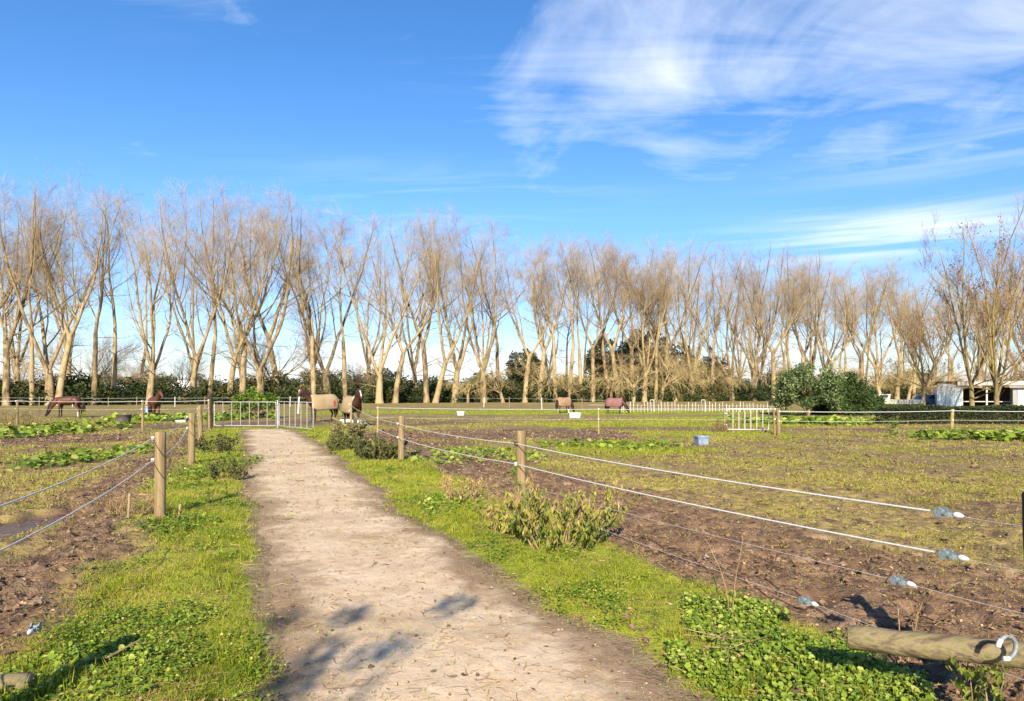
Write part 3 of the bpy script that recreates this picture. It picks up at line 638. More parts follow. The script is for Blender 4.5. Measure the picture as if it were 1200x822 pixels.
# two big leafy-brown trees at the right
def brown_tree(seed, nst, H):
    r = np.random.default_rng(seed); tp, tr = stem((0, 0, -.3), (r.normal(0, .06), 0, 1), 2.6, .19, .15, 5, .1, .02, r)
    ls = [stem(tp[0, -1] - (0, 0, .3 * i), (math.cos(i * 6.28 / nst + .5) * r.uniform(.1, .4), math.sin(i * 6.28 / nst + .5) * .3, 1), H * .8 * r.uniform(.8, 1.05), .105, .016, 12, .3, .05, r) for i in range(nst)]
    lp = cat(*ls); sec = grow(*lp, 4, .05, .6, .6, 6, .5, .7, 9, .08, r, tip=.12)
    low = grow(tp, tr, 3, .5, 1, 1.1, 5, .35, .1, 8, .12, r, tip=.15, Lt=0)
    main = cat(lp, sec, low); br = grow(*main, 7, .15, .98, .6, 2.4, .4, .8, 6, .1, r, tip=.25, rmin=.012)
    t3 = grow(*br, 5, .1, 1, .6, 1.4, .5, .6, 4, .12, r, tip=.4, rmax=.012, rmin=.007); t4 = grow(*t3, 3, .1, 1, .5, .8, .6, .6, 3, .1, r, tip=.6, rmax=.009, rmin=.007)
    tk = MB(); tk.tubes(tp, tr, 9); tk.tubes(*lp, 7); tk.tubes(*sec, 6); tk.tubes(*low, 5); tk.tubes(*br, 4)
    cr = MB(); cr.tubes(*t3, 3); cr.tubes(*t4, 3)
    # the withered leaves still hanging, thickest in the middle of the crown
    tip = t3[0][:, -1]; h = tip[:, 2] / H; pk = r.random(len(tip)) < np.clip(.75 - np.abs(h - .55) * 2.2, .02, .6) * (vnoise(tip[:, 0] * .7, tip[:, 2] * .7, seed) > .45)
    c = np.repeat(tip[pk], 5, 0) + r.normal(0, .17, (pk.sum() * 5, 3)); lf = MB().leaves(c, nrmz(r.normal(0, 1, c.shape)), nrmz(r.normal(0, 1, c.shape)), r.uniform(.10, .2, len(c)), r.uniform(.06, .13, len(c)), np.clip(r.normal(.33, .2, len(c)), 0, 1))
    return [tk.mesh('brown_tree_trunk', YBARK, True), cr.mesh('brown_tree_crown', YTWIG), lf.mesh('withered_leaves', DEAD)]
for (px, d, nst, H, sd, lb) in [(1140, 52, 3, 17.6, 401, 'tall bare tree with withered brown leaves on a dark slim trunk before the shed'), (1168, 50, 5, 17.2, 402, 'tall multi-stemmed tree with yellow lichened bark before the shed roof'), (1082, 64, 3, 12.5, 403, 'shorter brown-leaved tree behind the parked blue car'), (1212, 54, 4, 17.4, 404, 'yellow-barked tree cut by the frame edge beside the white hut')]:
    ms = brown_tree(sd, nst, H); t = thing('brown_leaved_tree', (xat(px, d), d, 0), lb, 'tree', sd)
    for nm, me in zip(('trunk', 'crown', 'withered_leaves'), ms):
        o = bpy.data.objects.new(nm, me); COL.objects.link(o); o.parent = t

# pale bush, dark mound, hedge ------------------------------------------------
t = plant_tree('pale_bush', leafy(410, 4.3, 3.3, 130, 90, .24, PALE, BARK, .22, 'dome', .40, 'pale_bush', .17), (xat(947, 50), 50, 0), .4, (.88, .88, .84), 'large rounded bush with pale grey-green leaves beside the dark green mound', 'bush')
t = plant_tree('green_mound', leafy(411, 3.3, 4.0, 170, 130, .20, MOUND, BARK, .0, 'cone', .45, 'mound', .17), (xat(994, 53), 53, -.1), 1.0, (1.12, .8, .98), 'dark green creeper-covered mound sloping down to the parked boat', 'bush')
def hedge(x0, x1, y0, h, w, seed):
    r = np.random.default_rng(seed); n = 16000; mb = MB()
    x = r.uniform(x0, x1, n); u = r.uniform(-1, 1, n); v = r.random(n) ** .6
    hh = h * (.86 + .28 * fbm(x * .8, u * .5, 420, 3)); p = np.stack([x, y0 + u * w * .5 * (1.05 - .35 * v), v * hh], -1)
    mb.leaves(p, rdir(n, -.4, 1.2, r), nrmz(r.normal(0, 1, (n, 3)) + (0, -.5, .6)), r.uniform(.07, .15, n), r.uniform(.04, .08, n), np.clip(r.normal(.32, .2, n) + (v > .85) * .2 + (fbm(x * .6, u, 421, 3) > .56) * .3, 0, 1))
    bx = np.arange(x0 + .2, x1, .45); b = np.stack([bx, y0 + r.normal(0, .1, len(bx)), 0 * bx], -1)
    tk = MB().tubes(np.stack([b, b + r.normal(0, .08, b.shape) + (0, 0, h * .4), b + r.normal(0, .15, b.shape) + (0, 0, h * .85)], 1), np.tile([.03, .02, .01], (len(bx), 1)), 4)
    t = thing('clipped_hedge', (0, 0, 0), 'low dark green hedge running in front of the shed and hut', 'hedge')
    tk.build('stems', STEM, t); mb.build('foliage', SHRUB, t); return t
hedge(xat(1030, 36.5), xat(1245, 36.5), 36.5, .95, 1.3, 9)

# near shrubs ----------------------------------------------------------------------
def stem_shrub(name, label, x, y, R, H, nst, nleaf, L, W, matl, seed, tmu, tsd, droop=.4, up=.3, group=None, spread=.8, hg=0.0):
    r = np.random.default_rng(seed); z = float(gh(x, y)); t = thing(name, (x, y, z), label, 'shrub', 0, group)
    b = np.zeros((nst, 3)); a = r.uniform(0, 6.28, nst); rr = np.sqrt(r.random(nst)) * R * .45; b[:, 0] = np.cos(a) * rr; b[:, 1] = np.sin(a) * rr
    D = nrmz(np.stack([np.cos(a) * spread * r.uniform(.1, 1, nst), np.sin(a) * spread * r.uniform(.1, 1, nst), np.ones(nst)], -1)); P = [b]; p = b; ln = (H * r.uniform(.55, 1.1, nst))[:, None]
    for k in range(5): D = nrmz(D + r.normal(0, .1, D.shape) + UP * up * .1); p = p + D * ln / 5; P.append(p)
    P = np.stack(P, 1); Rr = np.tile(np.linspace(.007, .0022, 6), (nst, 1)) * (H / .7) ** .5
    s2 = grow(P, Rr, 4, .25, .95, .75, H * .33, .6, .2, 4, .1, r, tip=.5)
    st = MB(); st.tubes(P, Rr, 5); st.tubes(*s2, 4); st.build('stems', STEM, t)
    al = [(P, Rr), s2]; mb = MB()
    for (q, _), share in zip(al, (.35, .65)):
        n = int(nleaf * share); i = r.integers(0, len(q), n); f = r.uniform(.25, 1, n) * (q.shape[1] - 1); k = np.minimum(f.astype(int), q.shape[1] - 2); f = (f - k)[:, None]
        c = q[i, k] * (1 - f) + q[i, k + 1] * f; D = nrmz(r.normal(0, .6, (n, 3)) + (0, 0, -droop * 1.5)); N = nrmz(r.normal(0, .5, (n, 3)) + np.array([0, -.4, .7]))
        mb.leaves(c, D, N, L * r.uniform(.55, 1.25, n), W * r.uniform(.6, 1.25, n), np.clip(r.normal(tmu, tsd * .6, len(q))[i] + r.normal(0, tsd, n) + (c[:, 2] / H - .5) * hg, 0, 1), .15)
    mb.build('foliage', matl, t); return t
stem_shrub('yellowing_shrub', 'bushy shrub of drooping yellow-green leaves beside the nearest right fence post', .52, 7.4, .85, .74, 34, 1900, .074, .027, YLEAF, 501, .42, .24, 1.0, spread=.85, hg=.6)
stem_shrub('yellowing_shrub', 'small pale yellow-leaved sprout at the foot of the nearest right fence post', -.02, 8.0, .42, .36, 12, 330, .07, .03, YLEAF, 502, .5, .2, .6)
stem_shrub('bright_weed', 'upright feathery bright green weed growing inside the yellowing shrub', .17, 7.6, .14, .86, 5, 520, .05, .012, LUSH, 503, .45, .15, .1, spread=.15)
stem_shrub('dry_weed', 'dry straw-coloured weed clump left of the nearest right fence post', -.72, 10.3, .5, .48, 22, 420, .05, .02, DEAD, 504, .85, .14, .5)
stem_shrub('dry_weed', 'sparse reddish-brown dead stalks close against the nearest right fence post', -.22, 8.75, .4, .55, 16, 110, .05, .016, DEAD, 505, .35, .15, .5)
stem_shrub('olive_bush', 'dense dark olive bush between the path and the second right fence post', -3.4, 16.9, 1.0, .56, 44, 3400, .085, .04, OLIVE, 506, .40, .2, .3)
stem_shrub('olive_bush', 'reddish-brown bush in front of the fawn-rugged horse by the open gate', -5.7, 23.5, 1.0, .75, 36, 1700, .10, .05, OLIVE, 507, .8, .15, .3)
stem_shrub('olive_bush', 'low green bush at the path edge below the rugged horses', -4.95, 20.0, 1.0, .5, 26, 1600, .10, .05, OLIVE, 508, .4, .18, .3)
stem_shrub('dry_bush', 'thin brown bush at the left edge before the cross fence', -22.3, 30.8, 1.9, 1.15, 46, 900, .10, .03, OLIVE, 509, .9, .1, .3)
stem_shrub('dry_weed', 'tan dry grass clump inside the left rope fence by the near post', -5.15, 9.3, .7, .34, 60, 260, .06, .01, DEAD, 510, .75, .12, .5)
stem_shrub('dark_weed', 'dark leafy weed on the left verge beyond the near post', -5.45, 13.2, .6, .42, 24, 620, .07, .03, OLIVE, 511, .35, .15, .3)
stem_shrub('dark_weed', 'dark leafy weed beside the third post of the left rope fence', -8.3, 19.2, .9, .5, 26, 900, .09, .045, OLIVE, 512, .3, .15, .3)
stem_shrub('vine_sprig', 'small yellow-green vine climbing past the end of the stay log', 2.28, 3.28, .16, .42, 7, 150, .045, .030, YLEAF, 513, .2, .15, .4, spread=.3)
stem_shrub('dry_weed', 'lone tall dead stalk in the mud below the fence ropes', 1.62, 5.1, .10, .72, 2, 22, .03, .008, DEAD, 514, .7, .12, .5, spread=.15)
stem_shrub('dry_weed', 'short dead stalk in the mud behind the stay log', 2.35, 4.15, .10, .42, 3, 40, .03, .008, DEAD, 515, .7, .12, .5, spread=.15)
stem_shrub('green_weed', 'single upright green weed in the paddock before the hedge mound', xat(1047, 30), 30, .5, .8, 9, 300, .10, .03, LUSH, 516, .2, .1, .3, spread=.25)
plant_tree('gate_bush', leafy(520, 2.0, 1.5, 40, 45, .22, LUSH, BARK, .35, 'dome', .3, 'gate_bush', .2), (xat(300, 44), 44, 0), 0, (1, 1, .95), 'rounded green bush on a short trunk behind the double gate', 'bush')
# bundle of dry sticks on the creeper
mb = MB()
for i in range(11):
    c = np.array([1.33 + rng.normal(0, .10), 4.35 + rng.normal(0, .12), 0]); c[2] = float(gh(c[0], c[1])) + .05 + rng.random() * .05; a = rng.normal(.2, .9); L = rng.uniform(.12, .42)
    D = np.array([math.cos(a), math.sin(a), rng.normal(0, .12)]); mb.tubes(np.stack([c - D * L / 2, c + rng.normal(0, .02, 3), c + D * L / 2]), np.array([.003, .0026, .0012]), 4)
tag(mb.build('dry_twigs', STEM), 'few dry tan twigs lying on the creeper near the path', 'twigs')

# ------------------------------------------------------------------ rope fences
def post(name, x, y, H, r, mat_, parent, lean=(0, 0), sink=.25, S=14, slant=.0):
    z = float(gh(x, y)); mb = MB(); K = 8; hs = np.linspace(-sink, H, K)
    rad = r * (1.04 - .08 * np.clip(hs / H, 0, 1)) * (1 + rng.normal(0, .012, K)); prof = [(0.001, -sink)] + [(a, b) for a, b in zip(rad, hs)]
    prof[-1] = (rad[-1], H - r * .12); prof += [(rad[-1] * .93, H), (.001, H + r * .04)]
    mb.lathe(prof, S=S); V = mb.V[0]; V[:, 0] += lean[0] * V[:, 2] / H; V[:, 1] += lean[1] * V[:, 2] / H
    V[:, 2] += np.where(V[:, 2] > H * .9, slant * V[:, 0] / r * .02, 0)
    V[:, :2] *= 1 + .05 * np.sin(np.arctan2(V[:, 1], V[:, 0]) * 3 + 1.3)[:, None]
    return mb.build(name, mat_, parent, True, (x, y, z))
def sag(a, b, s, K=14):
    t = np.linspace(0, 1, K)[:, None]; p = np.array(a) * (1 - t) + np.array(b) * t; p[:, 2] -= (4 * s * t * (1 - t))[:, 0]; return p
def run(pts, sags, K=14):
    out = []
    for i in range(len(pts) - 1):
        q = sag(pts[i], pts[i + 1], sags[i] if hasattr(sags, '__len__') else sags, K); out.append(q if i == 0 else q[1:])
    return np.concatenate(out)
def rope(name, P, r, mat_, parent, S=6):
    return MB().tubes(P, np.full(len(P), r), S).build(name, mat_, parent, True)
def insulator(parent, loc, mat_=PLASTIC, s=1.0):
    mb = MB().lathe([(.001, -.022), (.016, -.02), (.022, -.012), (.014, 0), (.022, .012), (.016, .02), (.001, .022)], S=10); o = mb.build('insulator', mat_, parent, True, loc); o.scale = (s, s, s); return o
def gz1(x, y): return float(gh(x, y))
def tensioner(parent, p, q, label=None):
    """reel strainer between two rope ends: grey ratchet reel between cheeks, white end insulator"""
    p, q = np.array(p, float), np.array(q, float); D = nrmz(q - p); Y = nrmz(np.cross(UP, D)); Z_ = np.cross(D, Y); R3 = np.stack([D, Y, Z_], 1)
    mb = MB()
    for s in (-1, 1): mb.box((0, s * .021, 0), (.078, .003, .030)); mb.box((.046, s * .013, 0), (.03, .003, .022), rz=-s * .4)
    mb.lathe([(.001, -.024), (.026, -.024), (.026, -.018), (.012, -.017), (.012, .017), (.026, .018), (.026, .024), (.001, .024)], S=14, M=np.array(Euler((math.pi / 2, 0, 0)).to_matrix()), c=(-.012, 0, .004))
    mb.lathe([(.001, -.028), (.007, -.028), (.007, .028), (.001, .028)], S=8, M=np.array(Euler((math.pi / 2, 0, 0)).to_matrix()), c=(.026, 0, 0))
    m2 = MB().lathe([(.001, -.026), (.012, -.024), (.016, -.012), (.015, .004), (.010, .018), (.005, .027), (.001, .028)], S=12, M=np.array(Euler((0, math.pi / 2, 0)).to_matrix()), c=(.078, 0, 0))
    for m_ in (mb, m2):
        m_.V = [v @ R3.T for v in m_.V]
    o = mb.build('tensioner', GREYP, parent, False, tuple((p + q) / 2)); c = m2.build('end_insulator', PLASTIC, o, True); return o

# right fence -----
fr = thing('rope_fence', (0, 0, 0), 'white rope fence on wooden posts along the right side of the path', 'fence')
PR = [(2.40, 3.15), (.12, 8.95), (-2.67, 16.4), (-7.45, 31.6)]
post('strainer_post', 2.525, 3.18, 1.17, .085, DARKWOOD_SHADE, fr, (-.05, 0))  # stands in shade; that shade is put into its dark wood colour
post('post', *PR[1], 1.14, .066, WOOD, fr, (.0, .02)); post('post', *PR[2], 1.08, .074, WOOD, fr, (.015, 0), slant=.4); post('post', *PR[3], 1.30, .055, ENDWOOD, fr)
def along(P, t): return P[0] + (P[1] - P[0]) * t
def rline(zs, off=-.075, trim=0):
    return [(x + off * .93, y + off * .36, z + 0) for (x, y), z in zip(PR, zs)]
def bet(a, b, t): return tuple(np.array(a) * (1 - t) + np.array(b) * t)
for zs, tt, rr, m_, thin in [((1.09, 1.03, .95, 1.15), .061, .0062, ROPE, False), ((.885, .765, .62, .85), .057, .0062, ROPE, False), ((.67, .50, .42), .112, .0019, WIRE, True), ((.36, .31, .26), .22, .0017, WIRE, True)]:
    pts = rline(zs, -.075 if not thin else .0); a, b = pts[0], pts[1]
    t0 = bet(a, b, tt - .012); t1 = bet(a, b, tt + .010)
    rope('thin_wire', run([a, t0], .004), .0016, WIRE, fr, 4)
    rope('rope' if not thin else 'thin_wire', run([t1] + pts[1:], [.03, .05, .12][:len(pts) - 1] if not thin else .02), rr, m_, fr)
    tensioner(fr, t1, t0)
for (x, y), zz in [(PR[1], (1.03, .765)), (PR[2], (.95, .62)), (PR[3], (1.15, .85))]:
    for z in zz: insulator(fr, (x - .07, y - .027, z), BLACKP if (z == 1.03) else PLASTIC, 1.2 if y < 20 else 1.6)
# stay log
def log(name, a, b, r, mat_, parent=None):
    a, b = np.array(a, float), np.array(b, float); K = 14; t = np.linspace(0, 1, K)[:, None]; P = a + (b - a) * t + rng.normal(0, .003, (K, 3))
    R = r * (1 + rng.normal(0, .012, K)); P = np.concatenate([P[:1], P, P[-1:]]); P[0] -= nrmz(b - a) * .006; P[-1] += nrmz(b - a) * .006; R = np.concatenate([[R[0] * .9], R, [R[-1] * .9]])
    return MB().tubes(P, R, 16, cap=True).build(name, mat_, parent, True)
LOGX = mat('stay_log_bark', [(0, (.045, .034, .020)), (.3, (.10, .075, .042)), (.55, (.205, .16, .092)), (.75, (.15, .135, .055)), (1, (.10, .10, .04))], 24, 8, .85, 1.0, 60, (.10, 1, 1), bdist=.008)
stay = log('stay_log', (1.79, 3.62, .40), (2.62, 3.12, .47), .063, LOGX)
tag(stay, 'weathered round timber stay lying against the dark corner post, greenish underneath', 'log')
# horseshoe hung on the stay
def arc(cx, cy, r, a0, a1, K=16):
    a = np.linspace(a0, a1, K); return np.stack([cx + r * np.cos(a), 0 * a, cy + r * np.sin(a)], -1)
hs = thing('horseshoe', (2.27, 3.13, .53), 'grey horseshoe with pale worn tips hung over the stay log', 'horseshoe', .25)
MB().tubes(arc(0, 0, .052, -1.35, 2.3, 22), np.full(22, .010), 8, cap=True).build('shoe', STEEL, hs, True)
for a0, a1 in ((2.3, 3.0), (-1.95, -1.35)): MB().tubes(arc(0, 0, .052, a0, a1, 8), np.full(8, .0115), 8, cap=True).build('worn_tip', PLASTIC, hs, True)

# left fence -----
fl = thing('rope_fence', (0, 0, 0), 'white rope fence on wooden posts along the left side of the path', 'fence')
PL = [(-2.72, 2.35), (-4.68, 9.07), (-7.52, 16.0), (-11.05, 24.2)]
post('strainer_post', *PL[0], 1.2, .08, WOOD, fl)
post('post', *PL[1], 1.14, .068, WOOD, fl, (.01, 0)); post('post', *PL[2], 1.18, .074, WOOD, fl, (.02, 0)); post('post', *PL[3], 1.22, .085, WOOD, fl, (-.02, 0)); post('gate_post', xat(246, 31.8), 31.8, 1.62, .12, DARKWOOD_SHADE, fl)
PLL = PL + [(xat(246, 31.8), 31.8)]
for zs, sg in [((.98, 1.09, 1.12, 1.12, 1.15), [.10, .09, .10, .1]), ((.70, .80, .86, .88, .9), [.12, .12, .10, .1])]:
    pts = [(x - .08, y - .02, z) for (x, y), z in zip(PLL, zs)]
    rope('rope', run(pts, sg), .0065, ROPE, fl)
    for p in pts[1:4]: insulator(fl, p, PLASTIC, 1.25)
for zs in ((.42, .42), (.2, .2)): rope('thin_wire', run([(PL[0][0], PL[0][1], zs[0]), (PL[1][0], PL[1][1], zs[1])], .03), .0016, WIRE, fl, 4)
# wire joiners hanging from the ropes
q = bet((PL[0][0] - .08, PL[0][1] - .02, .98), (PL[1][0] - .08, PL[1][1] - .02, 1.09), .31); q2 = bet((PL[0][0] - .08, PL[0][1], .70), (PL[1][0] - .08, PL[1][1], .80), .30)
rope('joining_wire', np.array([(q[0], q[1], q[2] - .085), (q[0] + .02, q[1], q[2] - .2), (q2[0] - .012, q2[1], q2[2] + .03), (q2[0], q2[1], q2[2] - .11), (q2[0] + .01, q2[1], q2[2] - .25)]), .003, WIRE, fl, 5)
tensioner(fl, (-2.98, 4.30, .235), (-2.95, 4.19, .235))
lg = log('short_log', (-3.55, 3.62, .045), (-2.72, 3.84, .055), .07, LOGX); tag(lg, 'cut end of a round log lying in the near left corner', 'log')
MB().lathe([(.001, .0), (.062, .0), (.063, -.004)], S=16, M=np.array(Euler((0, math.pi / 2, .26)).to_matrix()), c=(-2.709, 3.843, .055)).build('cut_end', ENDWOOD, lg, True)
for i, (x, y, h, lb) in enumerate([(-4.92, 8.75, .34, 'thin pale broken stake just left of the near left post'), (-4.32, 8.85, .20, 'short pale broken stake just right of the near left post')]):
    tag(post('stake', x, y, h, .016, ENDWOOD, None, (.02, 0), .1, 7), lb, 'stake')
mb = MB(); pts = np.array([(-2.72, 4.12, .05), (-2.58, 4.18, .07), (-2.46, 4.17, .08), (-2.36, 4.33, .13)]); pts[:, 2] += gh(pts[:, 0], pts[:, 1]) - .03
tag(mb.tubes(pts, np.array([.008, .009, .008, .004]), 7, cap=True).build('fallen_branch', STEM), 'bent pale fallen branch on the left verge near the bottom edge', 'branch')

# cross fences -----
def cross_fence(label, posts, ropes, r, mats, sg=.05, hgt=1.2, pr=.05, ins=True, name='cross_fence'):
    f = thing(name, (0, 0, 0), label, 'fence')
    for i, (x, y) in enumerate(posts): post('post', x, y, hgt, pr, mats[i % len(mats)], f, (rng.normal(0, .02), 0), .2, 9)
    for k, z in enumerate(ropes): rope('rope', run([(x, y - pr - .008, z + gz1(x, y)) for x, y in posts], sg, 8), r if k == 0 else r * .45, ROPE, f, 5)
    if ins:
        for x, y in posts:
            for z in ropes: insulator(f, (x, y - pr - .008, z + gz1(x, y)), PLASTIC, 1.5)
    return f
YWOOD = mat('yellow_stained_post', [(0, (.17, .135, .045)), (.5, (.29, .24, .09)), (1, (.34, .30, .15))], 6, 4, .8, rand=.2)
cross_fence('white rope cross fence in front of the two bay horses', [(xat(245, 30.6), 30.6), (xat(167, 30.4), 30.4), (xat(20, 31), 31), (xat(-150, 31.5), 31.5)], (1.30, .95), .008, [WOOD], .03, 1.34, .055)
cf = cross_fence('white rope cross fence with a yellow-stained post dividing the right paddocks', [(-5.55, 28.2), (3.5, 27.6), (10.5, 27.3)], (1.02, .62), .0085, [YWOOD, YWOOD, WOOD], .03, 1.07, .042)
cf2 = cross_fence('thick white rope cross fence between the white gate and the right edge', [(10.62, 27.2), (xat(1115, 28), 28), (xat(1330, 28.6), 28.6)], (.93, .55), .012, [WOOD, YWOOD], .04, 1.0, .07)
cross_fence('low pale rail fence beyond the paddock at the rust-rugged pony', [(xat(px, d), d) for px, d in ((530, 84), (567, 78), (597, 74), (635, 68), (682, 63), (728, 60))], (1.02, .55), .009, [WOOD, WHITEP], .02, 1.15, .05, False)
cross_fence('far pale rail fence behind the two bay horses at the hedge foot', [(xat(px, 80), 80) for px in (-40, 10, 46, 85, 127, 160, 205, 240, 290, 340, 395)], (1.05, .62), .009, [WHITEP, WOOD, WOOD], .02, 1.2, .05, False)
STAKE = mat('worn_white_stake', [(0, (.36, .32, .26)), (1, (.60, .57, .52))], 3, 3, .8, rand=.6)
# white stakes
sf = thing('stake_fence', (0, 0, 0), 'row of short white stakes on a white rail before the tan willows', 'fence')
for i in range(46):
    px = 731 + i * 4.0 + random.uniform(-.7, .7); d = 59 + random.uniform(-.3, .3); x = xat(px, d); hh_ = random.uniform(.62, .95)
    MB().box((0, 0, hh_ / 2 - .1), (.045, .04, hh_ + .2), ry=random.uniform(-.05, .05)).build('stake', STAKE, sf, False, (x, d, gz1(x, d)))
rope('rail', np.array([(xat(728, 58.85), 58.85, .32), (xat(920, 58.85), 58.85, .30)]), .018, STAKE, sf, 6); rope('rail', np.array([(xat(690, 58.8), 58.8, .62), (xat(920, 58.8), 58.8, .5)]), .010, STAKE, sf, 6)
for px, lb in ((764, 'white metal hoop standing among the white stakes, nearer the maroon-rugged pony'), (824, 'white metal hoop standing among the white stakes, nearer the white gate')):
    x = xat(px, 58.3); P = np.array([(-.17, 0, 0), (-.17, 0, .95), (-.13, 0, 1.05), (.13, 0, 1.05), (.17, 0, .95), (.17, 0, 0)]); tag(MB().tubes(P, np.full(6, .035), 7).build('hoop', WHITEP, None, True, (x, 58.3, 0)), lb, 'hoop')

# gates -----
def gate(label, hinge, end, H, nb, zb, r=.019, mat_=GALV, mid=False):
    h, e = np.array(hinge), np.array(end); L = float(np.hypot(*(e - h))); a = math.atan2(e[1] - h[1], e[0] - h[0])
    t = thing('metal_gate', (h[0], h[1], gz1(*h)), label, 'gate', a)
    c = .07; P = np.array([(c, zb), (L - c, zb), (L - .02, zb + .02), (L, zb + c), (L, H - c), (L - .02, H - .02), (L - c, H), (c, H), (.02, H - .02), (0, H - c), (0, zb + c), (.02, zb + .02), (c, zb)])
    MB().tubes(np.stack([P[:, 0], 0 * P[:, 0], P[:, 1]], -1), np.full(len(P), r), 8).build('frame', mat_, t, True)
    for i in range(nb):
        x = L * (i + 1) / (nb + 1); MB().tubes(np.array([(x, 0, zb), (x, 0, H)]), np.array([r * .72] * 2), 7).build('upright', mat_, t, True)
    for z in (.3, H - .2): MB().box((-.05, 0, z), (.10, .03, .05)).build('hinge', GALV, t)
    return t
gate('left leaf of the galvanised double gate, closed across the path end', (xat(251, 31.9), 31.9), (xat(323.5, 31.6), 31.6), 1.22, 6, .12)
gate('right leaf of the galvanised double gate, swung open towards the bush', (xat(327, 31.7), 31.7), (xat(367, 28.6), 28.6), 1.22, 5, .10)
gp = thing('gate_prop', (xat(325.3, 31.9), 31.9, 0), 'slim steel post between the two leaves of the double gate', 'post'); post('pole', 0, 0, 1.3, .035, GALV, gp, (0, 0), .2, 8)
gate('single white barred gate beside the wooden post in the right paddock', (xat(852, 29.2), 29.2), (xat(901, 28.9), 28.9), .98, 6, .10, .022, WHITEP)
tag(post('gate_post', xat(849, 29.3), 29.3, .98, .055, WOOD, None), 'grey hinge post at the bushy end of the white barred gate', 'post')
for px, d, h, lb in ((349.5, 55, 1.9, 'pale leaning post standing behind the double gate'),):
    tag(post('pale_post', xat(px, d), d, h, .07, WHITEP, None, (.1, 0)), lb, 'post')
stem_shrub('dry_weed', 'grey dry weed clump at the hinge end of the white barred gate', xat(843, 29.2), 29.2, .7, .5, 26, 300, .08, .03, DEAD, 530, .35, .2, .3)

# ------------------------------------------------------------------ horses
def skin_mesh(name, chains, mat_, sub=2):
    """chains: list of lists of (x, y, z, r); the first vertex of a later chain may be an index into earlier vertices"""
    vs, es, rs = [], [], []
    for ch in chains:
        prev = None
        for q in ch:
            if isinstance(q, int): prev = q; continue
            vs.append(q[:3]); rs.append((q[3], q[4] if len(q) > 4 else q[3])); i = len(vs) - 1
            if prev is not None: es.append((prev, i))
            prev = i
    me = bpy.data.meshes.new(name); me.from_pydata(vs, es, []); o = bpy.data.objects.new(name, me); COL.objects.link(o)
    sk = o.modifiers.new('Skin', 'SKIN'); sk.use_smooth_shade = True
    for i, r_ in enumerate(rs): me.skin_vertices[0].data[i].radius = r_
    me.skin_vertices[0].data[0].use_root = True
    sb = o.modifiers.new('Sub', 'SUBSURF'); sb.levels = sub; sb.render_levels = sub
    dg = bpy.context.evaluated_depsgraph_get(); dg.update(); m2 = bpy.data.meshes.new_from_object(o.evaluated_get(dg)); bpy.data.objects.remove(o); bpy.data.meshes.remove(me)
    m2.materials.clear(); m2.materials.append(mat_); m2.polygons.foreach_set('use_smooth', np.full(len(m2.polygons), True)); return m2
def coat(name, body, points, zlo=.45, zhi=.75):
    m, t = new_mat(name); P = t.n('ShaderNodeTexCoord').outputs['Object']; s = t.n('ShaderNodeSeparateXYZ'); t.link(P, s.inputs[0])
    f = t.range(t.m('ADD', s.outputs[2], t.m('MULTIPLY', t.noise(P, 6, 3), .2)), zlo, zhi); nz = t.range(t.noise(P, 3, 4), .3, .7)
    b = t.mix(nz, tuple(c * .75 for c in body), tuple(c * 1.2 for c in body))
    return finish(m, t, t.mix(f, points, b), .5, spec=.35)
BAY = coat('bay_coat', (.085, .030, .016), (.018, .010, .008)); CHEST = coat('chestnut_coat', (.16, .055, .025), (.12, .05, .03), .2, .5)
DARK = coat('dark_bay_coat', (.055, .022, .014), (.012, .009, .008)); HAIR = mat('dark_horse_hair', [(0, (.010, .007, .006)), (1, (.035, .02, .014))], 30, 3, .6, stretch=(1, 1, .2)); CHAIR = mat('chestnut_hair', [(0, (.06, .022, .012)), (1, (.14, .05, .025))], 30, 3, .6)
WHITEH = mat('white_marking', [(0, (.62, .58, .54)), (1, (.78, .75, .70))], 10, 2, .7)
HOOF = mat('hoof', [(0, (.03, .025, .02)), (1, (.08, .065, .05))], 10, 2, .6)
def rugmat(name, c, c2): return mat(name, [(0, tuple(a * .75 for a in c)), (.45, c), (.62, c), (.8, c2), (1, c2)], 1.6, 3, .85, .3, 40)
FAWN = rugmat('fawn_rug', (.34, .255, .14), (.25, .23, .19)); RUST = rugmat('rust_rug', (.29, .175, .105), (.33, .23, .15)); MAROON = rugmat('maroon_rug', (.21, .095, .095), (.25, .13, .125))
REDS = mat('red_strap', [(0, (.35, .03, .02)), (1, (.45, .05, .03))], 8, 2, .7)
